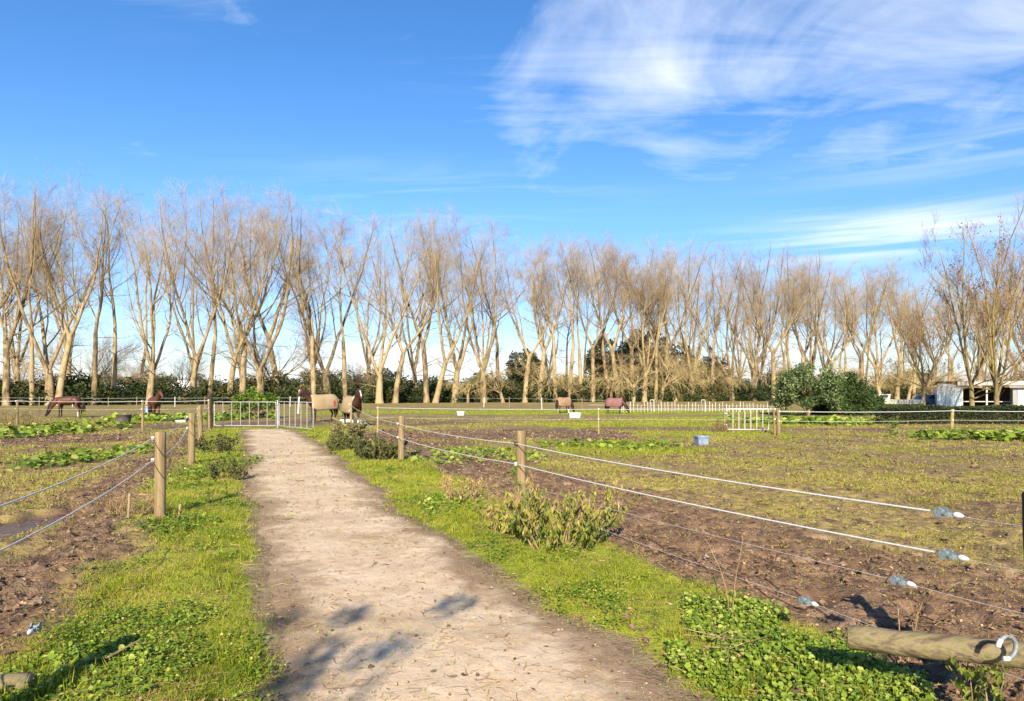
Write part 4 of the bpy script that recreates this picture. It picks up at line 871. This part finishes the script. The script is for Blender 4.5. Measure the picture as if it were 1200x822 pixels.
def horse(label, loc, heading, pose, coatm, hair, rug=None, blaze=False, socks=(), sc=1.0, cat_='horse', turn=0.0, strap=False):
    rz = math.atan2(heading[1], heading[0]); t = thing('horse', (loc[0], loc[1], gz1(*loc)), label, cat_, rz); t.scale = (sc,) * 3
    if pose == 'graze': nk = [(.70, 0, 1.14, .19, .24), (.93, turn * .1, .95, .13, .19), (1.12, turn * .2, .66, .105, .14), (1.20, turn * .3, .42, .09, .12), (1.30, turn * .35, .28, .085, .115), (1.40, turn * .4, .13, .06, .075), (1.44, turn * .42, .05, .055, .055)]; ear = [(1.13, .05, .46), (1.06, .07, .52)]
    else: nk = [(.70, 0, 1.26, .19, .25), (.90, turn * .08, 1.46, .13, .19), (1.05, turn * .2, 1.64, .10, .14), (1.14, turn * .3, 1.74, .085, .11), (1.26, turn * .42, 1.64, .085, .115), (1.40, turn * .56, 1.46, .06, .075), (1.46, turn * .62, 1.38, .055, .055)]; ear = [(1.11, .05, 1.80), (1.10, .07, 1.91)]
    ch = [[(-.02, 0, 1.14, .30, .31), (.30, 0, 1.13, .27, .30), (.52, 0, 1.16, .23, .29)] + nk, [0, (-.34, 0, 1.17, .30, .29), (-.62, 0, 1.22, .27, .27), (-.80, 0, 1.20, .19, .2)]]
    # vertex indices: 0 belly,1,2 chest, 3.. neck
    nb = 3 + len(nk); hipi = nb + 1
    for s in (-1, 1):
        ch.append([hipi, (-.66, s * .15, 1.02, .155, .18), (-.55, s * .17, .84, .105, .13), (-.70, s * .165, .62, .062, .075), (-.78, s * .16, .52, .052, .062), (-.75, s * .16, .30, .038, .04), (-.73, s * .16, .16, .044, .046), (-.68, s * .16, .08, .043, .043), (-.66, s * .16, .015, .055, .055)])
        ch.append([2, (.50, s * .14, .98, .13, .16), (.46, s * .15, .80, .085, .10), (.49, s * .15, .62, .06, .065), (.50, s * .15, .48, .053, .056), (.49, s * .15, .30, .036, .038), (.49, s * .15, .15, .042, .044), (.53, s * .15, .08, .042, .042), (.55, s * .15, .015, .054, .054)])
        e = ear; ch.append([nb - 4 if pose != 'graze' else nb - 4, (e[0][0], turn * .3 + s * e[0][1], e[0][2], .035), (e[1][0], turn * .3 + s * e[1][1], e[1][2], .014)])
    body = bpy.data.objects.new('body', skin_mesh('horse_body', ch, coatm)); COL.objects.link(body); body.parent = t
    r = np.random.default_rng(int(abs(loc[0] * 100)))
    # mane and tail as bundles of locks
    top = np.array([(q[0], q[1], q[2]) for q in nk[:4]]); dirn = np.gradient(top, axis=0); up = nrmz(np.stack([-dirn[:, 2], 0 * dirn[:, 0], dirn[:, 0]], -1)); crest = top + up * np.array([q[4] * .92 for q in nk[:4]])[:, None]
    mb = MB(); n = 46; f = r.uniform(0, 2.99, n); i = f.astype(int); f = (f - i)[:, None]; c = crest[i] * (1 - f) + crest[i + 1] * f; sd = r.choice([-1, 1], n, p=[.3, .7])[:, None]
    mb.tubes(np.stack([c, c + np.concatenate([r.normal(0, .02, (n, 1)), sd * .09, 0 * sd], 1), c + np.concatenate([r.normal(0, .04, (n, 1)), sd * .14, -r.uniform(.14, .28, (n, 1))], 1)], 1), np.tile([.025, .03, .008], (n, 1)), 4); mb.build('mane', hair, t, True)
    mb = MB(); n = 34; a = r.normal(0, .04, (n, 2)); L = r.uniform(.7, 1, n); tail = np.stack([np.stack([-.86 - .02 * k - .10 * (1 - abs(k - 1.2) / 2.5) + a[:, 0] * k * .5, a[:, 1] * (.4 + k * .5), 1.28 - L * .24 * k], -1) for k in range(5)], 1)
    mb.tubes(tail, np.tile([.03, .035, .032, .025, .006], (n, 1)), 5); mb.build('tail', hair, t, True)
    for x, y in ((-.655, .16), (-.655, -.16), (.555, .15), (.555, -.15)):
        MB().lathe([(.001, -.03), (.068, -.03), (.056, .055), (.001, .056)], S=10).build('hoof', HOOF, t, True, (x, y, .02))
    for x, y in socks:
        MB().lathe([(.048, .06), (.05, .12), (.053, .16), (.047, .22), (.046, .34), (.05, .36)], S=10).build('white_sock', WHITEH, t, True, (x, y, 0))
    # eyes
    h0 = np.array(nk[3][:3]); h1 = np.array(nk[4][:3]); e = h0 * .55 + h1 * .45
    for s in (-1, 1): MB().lathe([(.001, -.02), (.016, -.012), (.02, 0), (.016, .012), (.001, .02)], S=8).build('eye', BLACKP, t, True, tuple(e + (0.02, s * .082, .02)))
    if blaze:
        a = np.array(nk[3][:3]); b = np.array(nk[5][:3]); dd = nrmz(b - a); upn = nrmz(np.array([-dd[2], 0, dd[0]])) * (1 if True else -1); P = np.linspace(a + upn * .095, b + upn * .070, 6); mb = MB(); mb.tubes(P, np.array([.018, .03, .032, .028, .026, .02]), 8); mb.build('blaze', WHITEH, t, True)
    if rug:
        xs = np.array([-.93, -.88, -.75, -.55, -.3, 0, .25, .45, .62, .76]); mb = MB(); A = np.linspace(-1.0, 1.0, 21); V = []
        wv = np.interp(xs, [-.93, -.8, -.5, 0, .5, .76], [.20, .29, .335, .345, .315, .24]); tz = np.interp(xs, [-.93, -.85, -.62, -.3, 0, .4, .62, .76], [1.34, 1.46, 1.54, 1.50, 1.475, 1.49, 1.55, 1.50]); bz = np.interp(xs, [-.93, -.8, .5, .76], [.78, .70, .66, .82])
        for k, x in enumerate(xs):
            for a in A:
                if abs(a) < .5: th = a / .5 * math.pi / 2; y = wv[k] * math.sin(th); z = tz[k] - .36 + .36 * math.cos(th)
                else: f = (abs(a) - .5) / .5; y = math.copysign(wv[k] * (1 + .06 * math.sin(f * 3) + .02 * math.sin(x * 14)), a); z = (tz[k] - .36) * (1 - f) + bz[k] * f
                V.append((x, y, z))
        V = np.array(V); nx = len(xs); na = len(A); q = [[i * na + j, (i + 1) * na + j, (i + 1) * na + j + 1, i * na + j + 1] for i in range(nx - 1) for j in range(na - 1)]
        o = mb.add(V, q).build('rug', rug, t, True); so = o.modifiers.new('Thick', 'SOLIDIFY'); so.thickness = .018; so.offset = 1
        MB().tubes(np.array([(-.95, .2 * math.sin(a), 1.12 + .2 * math.cos(a)) for a in np.linspace(-2.2, 2.2, 12)]), np.full(12, .018), 6).build('tail_flap', rug, o, True)
        if strap: MB().box((-.55, .372, 1.02), (.09, .02, .3)).build('strap', REDS, o); MB().box((-.55, -.372, 1.02), (.09, .02, .3)).build('strap', REDS, o)
    return t
horse('bay horse grazing with its head down beyond the cross fence', (xat(80, 46), 46), (-1, -.12), 'graze', BAY, HAIR, socks=((-.69, .16),))
horse('bay horse standing head up beside the blue bucket, turned towards the tub', (xat(181, 42.5), 42.5), (.62, -.78), 'stand', BAY, HAIR, turn=.3)
horse('dark bay horse in a fawn rug with red strap behind the open gate', (xat(377, 38.5), 38.5), (-.66, -.75), 'stand', DARK, HAIR, FAWN, strap=True, sc=1.04)
horse('dark horse with a white blaze in a fawn rug facing the path', (xat(413, 33.5), 33.5), (.50, -.86), 'stand', DARK, HAIR, FAWN, blaze=True, socks=((.49, .15), (.49, -.15)), sc=.98)
horse('small pony in a rust-orange rug grazing behind the white trough', (xat(661, 56), 56), (.75, .66), 'graze', DARK, HAIR, RUST, socks=((-.69, .16), (.49, -.15)), sc=.86, cat_='pony')
horse('small pony in a maroon rug grazing near the white stakes', (xat(721, 55), 55), (.85, -.5), 'graze', DARK, HAIR, MAROON, sc=.84, cat_='pony')

# ------------------------------------------------------------------ tubs, buckets, troughs
def tub(name, label, x, y, r0, r1, h, mat_, handle=False, dark=BLACKP):
    t = thing(name, (x, y, gz1(x, y)), label, name.split('_')[-1]); w = .02 if r1 > .2 else .012
    MB().lathe([(.001, 0), (r0, 0), (r0 + (r1 - r0) * .5, h * .5), (r1, h), (r1 + w, h + .005), (r1 + w, h + .03), (r1 - w, h + .03), (r1 - w * 1.5, h - .02), (r0 - w, .03), (.001, .03)], S=24).build('tub_body', mat_, t, True)
    if handle: MB().tubes(arc(0, h, r1, 0.1, 3.04, 14), np.full(14, .008), 6).build('handle', dark, t, True)
    return t
RUBBER = mat('grey_rubber', [(0, (.06, .05, .045)), (1, (.14, .115, .10))], 6, 4, .8)
BLUEP = mat('blue_plastic', [(0, (.13, .17, .27)), (.6, (.19, .235, .34)), (1, (.32, .35, .41))], 7, 3, .45); LBLUE = mat('light_blue_plastic', [(0, (.22, .42, .62)), (1, (.34, .54, .74))], 7, 2, .45)
tub('feed_tub', 'round grey-black rubber feed tub on the mud before the bay horse', xat(145, 35.8), 35.8, .30, .37, .50, RUBBER)
tub('blue_bucket', 'light blue bucket standing behind the standing bay horse', xat(174, 44.5), 44.5, .15, .19, .8, LBLUE, True)
tub('white_bucket', 'white bucket on the mud beside the white-blazed horse', xat(425.5, 34), 34, .14, .17, .26, PLASTIC, True)
tub('black_bucket', 'low black bucket in front of the white-blazed horse', xat(424, 30.8), 30.8, .15, .18, .17, BLACKP, True)
def trough(name, label, x, y, L, W, H, mat_, rz=0, inner=BLACKP, cat_='trough'):
    t = thing(name, (x, y, gz1(x, y)), label, cat_, rz); mb = MB(); w = .03
    o = np.array([(-L / 2, -W / 2), (L / 2, -W / 2), (L / 2, W / 2), (-L / 2, W / 2)]); i = o * np.array([(L - 2 * w) / L, (W - 2 * w) / W]); fl = .88
    V = np.concatenate([np.c_[o * fl, np.zeros(4)], np.c_[o, np.full(4, H)], np.c_[i, np.full(4, H)], np.c_[i * fl, np.full(4, .05)]])
    q = [[0, 3, 2, 1], [12, 13, 14, 15]] + [[a * 4 + j, a * 4 + (j + 1) % 4, a * 4 + 4 + (j + 1) % 4, a * 4 + 4 + j] for a in range(3) for j in range(4)]
    mb.add(V, q).build('trough_body', mat_, t)
    m2 = MB()
    for s in (-1, 1): m2.box((0, s * (W / 2 + .006), H - .03), (L * 1.02, .03, .05)); m2.box((s * (L / 2 + .006), 0, H - .03), (.03, W * 1.02 + .03, .046))
    m2.build('rim', mat_, t); return t
trough('white_trough', 'low white water trough in front of the rust-rugged pony', xat(673, 44.5), 44.5, .75, .5, .36, WHITEP, .1)
trough('white_trough', 'small pale trough alone on the paddock left of the rust-rugged pony', xat(540, 50), 50, .52, .4, .30, WHITEP, .0)
trough('blue_bin', 'blue plastic bin alone on the muddy right paddock', xat(822, 22.3), 22.3, .38, .32, .29, BLUEP, .2, cat_='bin')
trough('black_tray', 'flat black tray on the weeds behind the left cross fence', xat(206, 40), 40, 1.3, .6, .14, BLACKP, .1, cat_='tray')
trough('white_tray', 'white tray lying at the end of the black tray', xat(212, 38.6), 38.6, .5, .3, .13, WHITEP, .3, cat_='tray')
trough('white_tray', 'low white tray on the mud behind the white-blazed horse', xat(406, 38), 38, .7, .4, .16, WHITEP, .2, cat_='tray')
tag(log('ground_rail', (xat(390, 33.5), 33.5, .45), (xat(406, 30.4), 30.4, .2), .06, YWOOD), 'pale fallen timber rail slanting beside the white-blazed horse', 'rail')

# ------------------------------------------------------------------ sheds, hut, boat, car, houses
CORR = mat('pale_blue_cladding', [(0, (.36, .44, .48)), (1, (.48, .56, .59))], 1.2, 4, .6); ROOFM = mat('weathered_iron_roof', [(0, (.34, .31, .27)), (.6, (.48, .45, .40)), (1, (.38, .28, .20))], 1.0, 5, .6, rand=.2); DARKIN = mat('shed_dark_back_wall', [(0, (.03, .025, .02)), (1, (.07, .055, .045))], 2, 3, .9)
CREAM = mat('cream_weatherboard', [(0, (.58, .55, .48)), (1, (.70, .67, .60))], 2, 3, .7, rand=.2); HUTW = mat('dull_white_boards', [(0, (.22, .215, .20)), (1, (.36, .35, .33))], 2, 5, .8); GLASS = mat('window_glass', [(0, (.03, .04, .05)), (1, (.07, .085, .10))], 2, 2, .12, spec=.6)
def corr_sheet(L, W, pitch=.12, amp=.018, n=5):
    xs = np.linspace(-L / 2, L / 2, int(L / pitch) * 4 + 1); z = amp * np.sin(xs / pitch * 2 * math.pi); V = np.concatenate([np.stack([xs, np.full_like(xs, y), z], -1) for y in (-W / 2, W / 2)] + [np.stack([xs, np.full_like(xs, y), z - .012], -1) for y in (-W / 2, W / 2)]); k = len(xs); i = np.arange(k - 1)[:, None]
    return V, np.concatenate([i + [0, 1, k + 1, k], i + [2 * k, 3 * k, 3 * k + 1, 2 * k + 1], i + [0, 2 * k, 2 * k + 1, 1], i + [k, k + 1, 3 * k + 1, 3 * k]])
def place(V, rx=0, rz=0, c=(0, 0, 0)): return V @ np.array(Euler((rx, 0, rz)).to_matrix()).T + np.array(c)
d = 68; x0 = xat(1098, d); sh = thing('pole_shed', (x0, d, 0), 'pale blue-grey end-walled pole shed with an open dark front', 'shed', -.5)
wd = 2.05; V, q = corr_sheet(wd, 2.2, .15, .02); MB().add(place(V, math.pi / 2, 0, (wd / 2, 0, 1.2)), q).build('wall', CORR, sh); MB().add(np.array([(0, 0, 2.3), (wd, 0, 2.3), (wd, .02, 2.3), (0, .02, 2.3), (0.05, 0, 2.62), (wd * .55, 0, 2.52)]), [[0, 1, 5, 4]]).build('wall', CORR, sh)
MB().box((0.05, 3, 1.2), (.08, 6, 2.4)).build('wall', CORR, sh); MB().box((4.8, 6, 1.1), (9.6, .1, 2.2)).build('wall', DARKIN, sh)  # pale end wall, back wall dark all over
V, q = corr_sheet(10.2, 6.6, .2, .03); MB().add(place(V, -.055, 0, (4.9, 2.9, 2.62)), q).build('roof', ROOFM, sh)
MB().box((5.8, -.30, 2.58), (8.2, .04, .42), tint=.3).build('fascia', ROOFM, sh)
for xx in (2.1, 4.1, 6.6, 9.5): MB().tubes(np.array([(xx, .1, -.2), (xx, .1, 2.62)]), np.array([.09, .08]), 8).build('shed_post', WHITEP if xx != 6.6 else WOOD, sh, True)
MB().box((5.8, .15, .8), (7.2, .05, .08)).build('shed_rail', WHITEP, sh); MB().tubes(np.array([(4.6, .4, .2), (5.6, .6, 2.0)]), np.array([.05, .05]), 6).build('shed_brace', WOOD, sh)
dh = 64; ht = thing('white_hut', (xat(1187, dh), dh, 0), 'small white weatherboard hut at the right end of the shed', 'hut', -.55)
MB().box((1.9, 1.5, 1.05), (3.8, 3, 2.1)).build('wall', HUTW, ht); V, q = corr_sheet(4.3, 3.7, .2, .03); MB().add(place(V, .16, 0, (1.9, 1.5, 2.42)), q).build('roof', ROOFM, ht)
MB().box((.75, -.03, .95), (.8, .05, 1.9)).build('door', CORR, ht); f = MB().box((2.3, -.03, 1.35), (1.0, .06, .8)).build('window', CREAM, ht); MB().box((2.3, -.045, 1.35), (.86, .06, .66)).build('pane', GLASS, f)
# boat on the grass
bt = thing('boat', (xat(1047, 62), 62, .5), 'white motor boat parked between the dark mound and the shed', 'boat', -.08); bt.scale = (.86,) * 3
st_ = [(-2.6, .75, .0, .55), (-1.6, .85, -.05, .58), (0, .85, -.05, .62), (1.2, .7, .0, .68), (2.1, .42, .12, .76), (2.7, .03, .34, .86)]; V = []
for x, w, zb, zt in st_: V += [(x, -w, zt), (x, -w * .85, zb + .22), (x, 0, zb), (x, w * .85, zb + .22), (x, w, zt), (x, w * .8, zt + .03), (x, -w * .8, zt + .03)]
q = [[i * 7 + j, i * 7 + (j + 1) % 7, (i + 1) * 7 + (j + 1) % 7, (i + 1) * 7 + j] for i in range(5) for j in range(7)]; V = np.array(V); V[:, 0] *= -1
MB().add(V, q, [[0, 1, 2], [0, 2, 6], [2, 5, 6], [2, 4, 5], [2, 3, 4]]).build('hull', WHITEP, bt)
MB().add(np.array([(-2.2, -.6, .8), (-.7, -.72, .66), (-.6, .72, .66), (-2.2, .6, .8), (-1.7, -.5, 1.2), (-.55, -.62, 1.2), (-.55, .62, 1.2), (-1.7, .5, 1.2)]), [[0, 1, 5, 4], [1, 2, 6, 5], [2, 3, 7, 6], [3, 0, 4, 7], [4, 5, 6, 7]]).build('cabin', WHITEP, bt)
MB().add(np.array([(-1.7, -.66, .88), (-.85, -.715, .86), (-.8, -.66, 1.12), (-1.5, -.57, 1.13)]), [[0, 1, 2, 3]]).build('cabin_window', GLASS, bt)
for s in (-1.6, 1.4): MB().box((s, 0, -.22), (.2, 1.3, .75)).build('cradle', WOOD, bt)
# car
CARB = mat('blue_car_paint', [(0, (.12, .19, .32)), (1, (.15, .23, .38))], 2, 2, .3, spec=.6); CARW = mat('pale_car_paint', [(0, (.26, .29, .32)), (1, (.34, .37, .40))], 2, 2, .3, spec=.6)
def car(label, x, y, rz, paint):
    t = thing('parked_car', (x, y, 0), label, 'car', rz); pr = [(-2.0, .35), (-2.05, .7), (-1.85, .95), (-1.3, 1.02), (-.7, 1.45), (.7, 1.47), (1.45, 1.0), (2.0, .9), (2.08, .55), (2.0, .33)]; V = []
    for s, sc_ in ((-.82, 1), (.82, 1)):
        for a, b in pr: V.append((a, s * (1 - .16 * max(0, (b - .95) / .5)), b))
    n = len(pr); q = [[i, (i + 1) % n, n + (i + 1) % n, n + i] for i in range(n)]; tr = [[0, i + 1, i] for i in range(1, n - 1)] + [[n, n + i, n + i + 1] for i in range(1, n - 1)]
    MB().add(np.array(V), q, tr).build('body', paint, t)
    for s in (-1, 1):
        MB().add(np.array([(-1.15, s * .80, 1.04), (-.65, s * .715, 1.38), (.6, s * .715, 1.40), (1.2, s * .80, 1.04)]), [[0, 1, 2, 3]]).build('side_window', GLASS, t)
        MB().box((2.0, s * .6, .72), (.12, .3, .14), rz=0).build('headlight', PLASTIC, t)
        for xx in (-1.25, 1.3):
            w = MB().lathe([(.001, -.1), (.22, -.1), (.31, -.09), (.32, 0), (.31, .09), (.22, .1), (.001, .1)], S=16, M=np.array(Euler((math.pi / 2, 0, 0)).to_matrix())).build('wheel', BLACKP, t, True, (xx, s * .76, .32)); MB().lathe([(.001, .02), (.18, 0), (.19, -.02)], S=12, M=np.array(Euler((math.pi / 2 * (1 if s < 0 else -1), 0, 0)).to_matrix())).build('rim', GALV, w, True, (0, s * .105, 0))
    MB().add(np.array([(.75, -.66, 1.44), (.75, .66, 1.44), (1.42, .74, 1.035), (1.42, -.74, 1.035)]) + (.03, 0, .012), [[0, 1, 2, 3]]).build('windscreen', GLASS, t); MB().add(np.array([(-.72, -.66, 1.42), (-.72, .66, 1.42), (-1.27, .74, 1.05), (-1.27, -.74, 1.05)]) + (-.03, 0, .01), [[0, 3, 2, 1]]).build('rear_window', GLASS, t)
    return t
car('grey car parked beside the blue-grey shed wall', xat(1089, 72), 72, math.pi * 1.12, CARW); car('blue car parked behind the grey car', xat(1099, 77), 77, math.pi * 1.05, CARB)
def house(label, x, y, L, W, h, rh, rz, rm):
    t = thing('house', (x, y, 0), label, 'house', rz); MB().box((0, 0, h / 2), (L, W, h)).build('wall', CREAM, t)
    V = np.array([(-L / 2 - .4, -W / 2 - .5, h), (L / 2 + .4, -W / 2 - .5, h), (L / 2 + .4, W / 2 + .5, h), (-L / 2 - .4, W / 2 + .5, h), (-L / 2 + 1.5, 0, h + rh), (L / 2 - 1.5, 0, h + rh)])
    MB().add(V, [[0, 1, 5, 4], [2, 3, 4, 5], [0, 3, 2, 1]], [[1, 2, 5], [3, 0, 4]]).build('roof', rm, t)
    for k in range(3):
        f = MB().box((-L / 3 + k * L / 3, -W / 2 - .02, 1.6), (1.5, .08, 1.2)).build('window', WHITEP, t); MB().box((-L / 3 + k * L / 3, -W / 2 - .045, 1.6), (1.3, .08, 1.0)).build('pane', GLASS, f)
    return t
WROOF = mat('pale_house_roof', [(0, (.66, .62, .58)), (1, (.78, .75, .72))], 1, 3, .6)
house('white roofed house far behind the grazing bay horse', xat(88, 168), 168, 9, 7, 2.9, 2.4, .15, WROOF); house('white roofed house far behind the standing bay horse', xat(214, 185), 185, 9, 7, 2.8, 2.2, -.1, WROOF); house('low pale roofed house far beyond the gap before the standing horse', xat(146, 190), 190, 8, 7, 2.6, 1.6, .05, WROOF)

# ------------------------------------------------------------------ a young tree behind the camera: its shadow lies on the path
def sapling(label, x, y, H, seed, heads):
    r = np.random.default_rng(seed); t = thing('young_tree', (x, y, 0), label, 'tree'); tk = MB(); tp, tr = stem((0, 0, -.2), (.02, 0, 1), H - .75, .04, .006, 12, .05, .05, r); tk.tubes(tp, tr, 8); lf = MB()
    for hx, hy, hz, rr, n in heads:
        b = tp[0, int(np.clip(hz / H * 11 - 1, 0, 10))]; e = np.array([hx, hy, hz]); tk.tubes(np.stack([b, (b + e) / 2 + (0, 0, .1), e]), np.array([.013, .009, .005]), 5); leafblob(lf, e[None], [rr], n, .09, .05, r, .4)
    tk.build('trunk', BARK, t, True); lf.build('crown', SHRUB, t); return t
sapling('young leafy tree standing behind the viewer beside the path', -2.05, -4.35, 5.3, 601, [(.03, 0, 4.50, .15, 90), (.06, 0, 4.75, .10, 40), (.0, 0, 5.1, .12, 60), (.36, .0, 4.68, .11, 34), (.50, 0, 4.76, .09, 24), (.78, .1, 5.2, .11, 50), (.66, .1, 5.08, .07, 20), (-.5, 0, 5.08, .09, 34)])

# ------------------------------------------------------------------ sky, sun, camera
w = bpy.data.worlds.new('World'); SC.world = w; w.use_nodes = True; w.node_tree.nodes.clear(); t = NT(w.node_tree)
sky = t.n('ShaderNodeTexSky', sky_type='NISHITA'); sky.sun_disc = False; sky.sun_elevation = SUN_EL; sky.sun_rotation = math.pi - SUN_AZ; sky.air_density = 1.0; sky.dust_density = .35; sky.ozone_density = 2.2
hsv = t.n('ShaderNodeHueSaturation'); t.link(sky.outputs[0], hsv.inputs['Color']); hsv.inputs['Saturation'].default_value = 1.30; hsv.inputs['Value'].default_value = 1.0; skyc = t.mix(1.0, hsv.outputs[0], (1.05, 1.0, 1.10), 'MULTIPLY')
G = t.n('ShaderNodeTexCoord').outputs['Generated']; s = t.n('ShaderNodeSeparateXYZ'); t.link(G, s.inputs[0]); sx, sy, sz = s.outputs
az = t.m('ARCTAN2', sx, sy); el = t.m('ARCSINE', sz)
skyc = t.mix(t.range(el, .0, .26), t.mix(1.0, skyc, (.56, .68, .86), 'MULTIPLY'), skyc)
zc = t.m('ADD', t.m('MAXIMUM', sz, 0), .10); cv = t.n('ShaderNodeCombineXYZ'); t.link(t.m('DIVIDE', sx, zc), cv.inputs[0]); t.link(t.m('DIVIDE', sy, zc), cv.inputs[1]); cp = cv.outputs[0]
def gauss(ca, ce, wa, we):
    a = t.m('DIVIDE', t.m('SUBTRACT', az, ca), wa); e = t.m('DIVIDE', t.m('SUBTRACT', el, ce), we)
    return t.m('EXPONENT', t.m('MULTIPLY', t.m('ADD', t.m('MULTIPLY', a, a), t.m('MULTIPLY', e, e)), -1.0))
def mx(a, b): return t.m('MAXIMUM', a, b)
cn = t.noise(t.vmap(cp, (1.0, .8, 1), (0, 0, .5)), 2.2, 10, .58, .8); cs = t.noise(t.vmap(cp, (.55, 2.6, 1), (0, 0, .62)), 1.7, 9, .64, .6)
bigm = mx(gauss(.24, .49, .30, .17), t.m('MULTIPLY', gauss(.60, .45, .30, .17), 1.0)); bigm = mx(bigm, gauss(.42, .64, .6, .17))
big = t.range(t.m('ADD', t.m('ADD', t.m('MULTIPLY', cn, .95), t.m('MULTIPLY', cs, .65)), t.m('MULTIPLY', bigm, .46)), .97, 1.56, 0, .80)
# thin streaks right of centre and faint wisps
st = t.noise(t.vmap(G, (2.2, 2.2, 42), (.0, -.10, 0)), 1.0, 6, .55, .5)
strk = t.m('MULTIPLY', t.range(st, .42, .68), mx(gauss(.50, .198, .17, .035), t.m('MULTIPLY', gauss(.62, .29, .2, .05), .35)))
wis = t.m('MULTIPLY', t.range(cs, .50, .72), mx(t.m('MULTIPLY', gauss(-.07, .51, .12, .06), .55), mx(t.m('MULTIPLY', gauss(-.46, .52, .07, .05), .5), t.m('MULTIPLY', gauss(-.1, .27, .25, .05), .25))))
# cumulus low on the horizon behind the poplars
hn = t.noise(t.vmap(G, (3.0, 3.0, 9.0)), 2.2, 8, .58, .2)
low = t.range(t.m('ADD', hn, t.m('MULTIPLY', t.m('SUBTRACT', .085, el), 2.6)), .50, .74, 0, .70); low = t.m('MULTIPLY', low, t.range(el, .20, .06))
cov = t.m('MINIMUM', mx(mx(big, low), mx(t.m('MULTIPLY', strk, .9), wis)), 1.0)
colr = t.mix(cov, skyc, (6.6, 6.8, 7.2))
bg = t.n('ShaderNodeBackground'); t.link(colr, bg.inputs[0]); bg.inputs[1].default_value = .095
o = t.n('ShaderNodeOutputWorld'); t.link(bg.outputs[0], o.inputs[0])
sl = bpy.data.lights.new('sun', 'SUN'); sl.energy = 5.0; sl.angle = math.radians(.5); sl.color = (1, .88, .68); so = bpy.data.objects.new('sun', sl); COL.objects.link(so)
dirv = Vector((math.sin(SUN_AZ) * math.cos(SUN_EL), math.cos(SUN_AZ) * math.cos(SUN_EL), -math.sin(SUN_EL))); so.rotation_euler = dirv.to_track_quat('-Z', 'Y').to_euler()
cam = bpy.data.cameras.new('camera'); co = bpy.data.objects.new('camera', cam); COL.objects.link(co); co.location = (0, 0, EYE); co.rotation_euler = (math.pi / 2, 0, 0)
cam.sensor_width = 36; cam.lens = 24; cam.shift_y = (460 - 411) / 1200; cam.clip_start = .05; cam.clip_end = 5000; SC.camera = co
SC.view_settings.view_transform = 'Standard'; SC.view_settings.look = 'None'; SC.view_settings.exposure = 1.02; SC.view_settings.gamma = 1
SC.render.engine = 'CYCLES'; SC.cycles.max_bounces = 5; SC.cycles.diffuse_bounces = 3; SC.cycles.transparent_max_bounces = 4
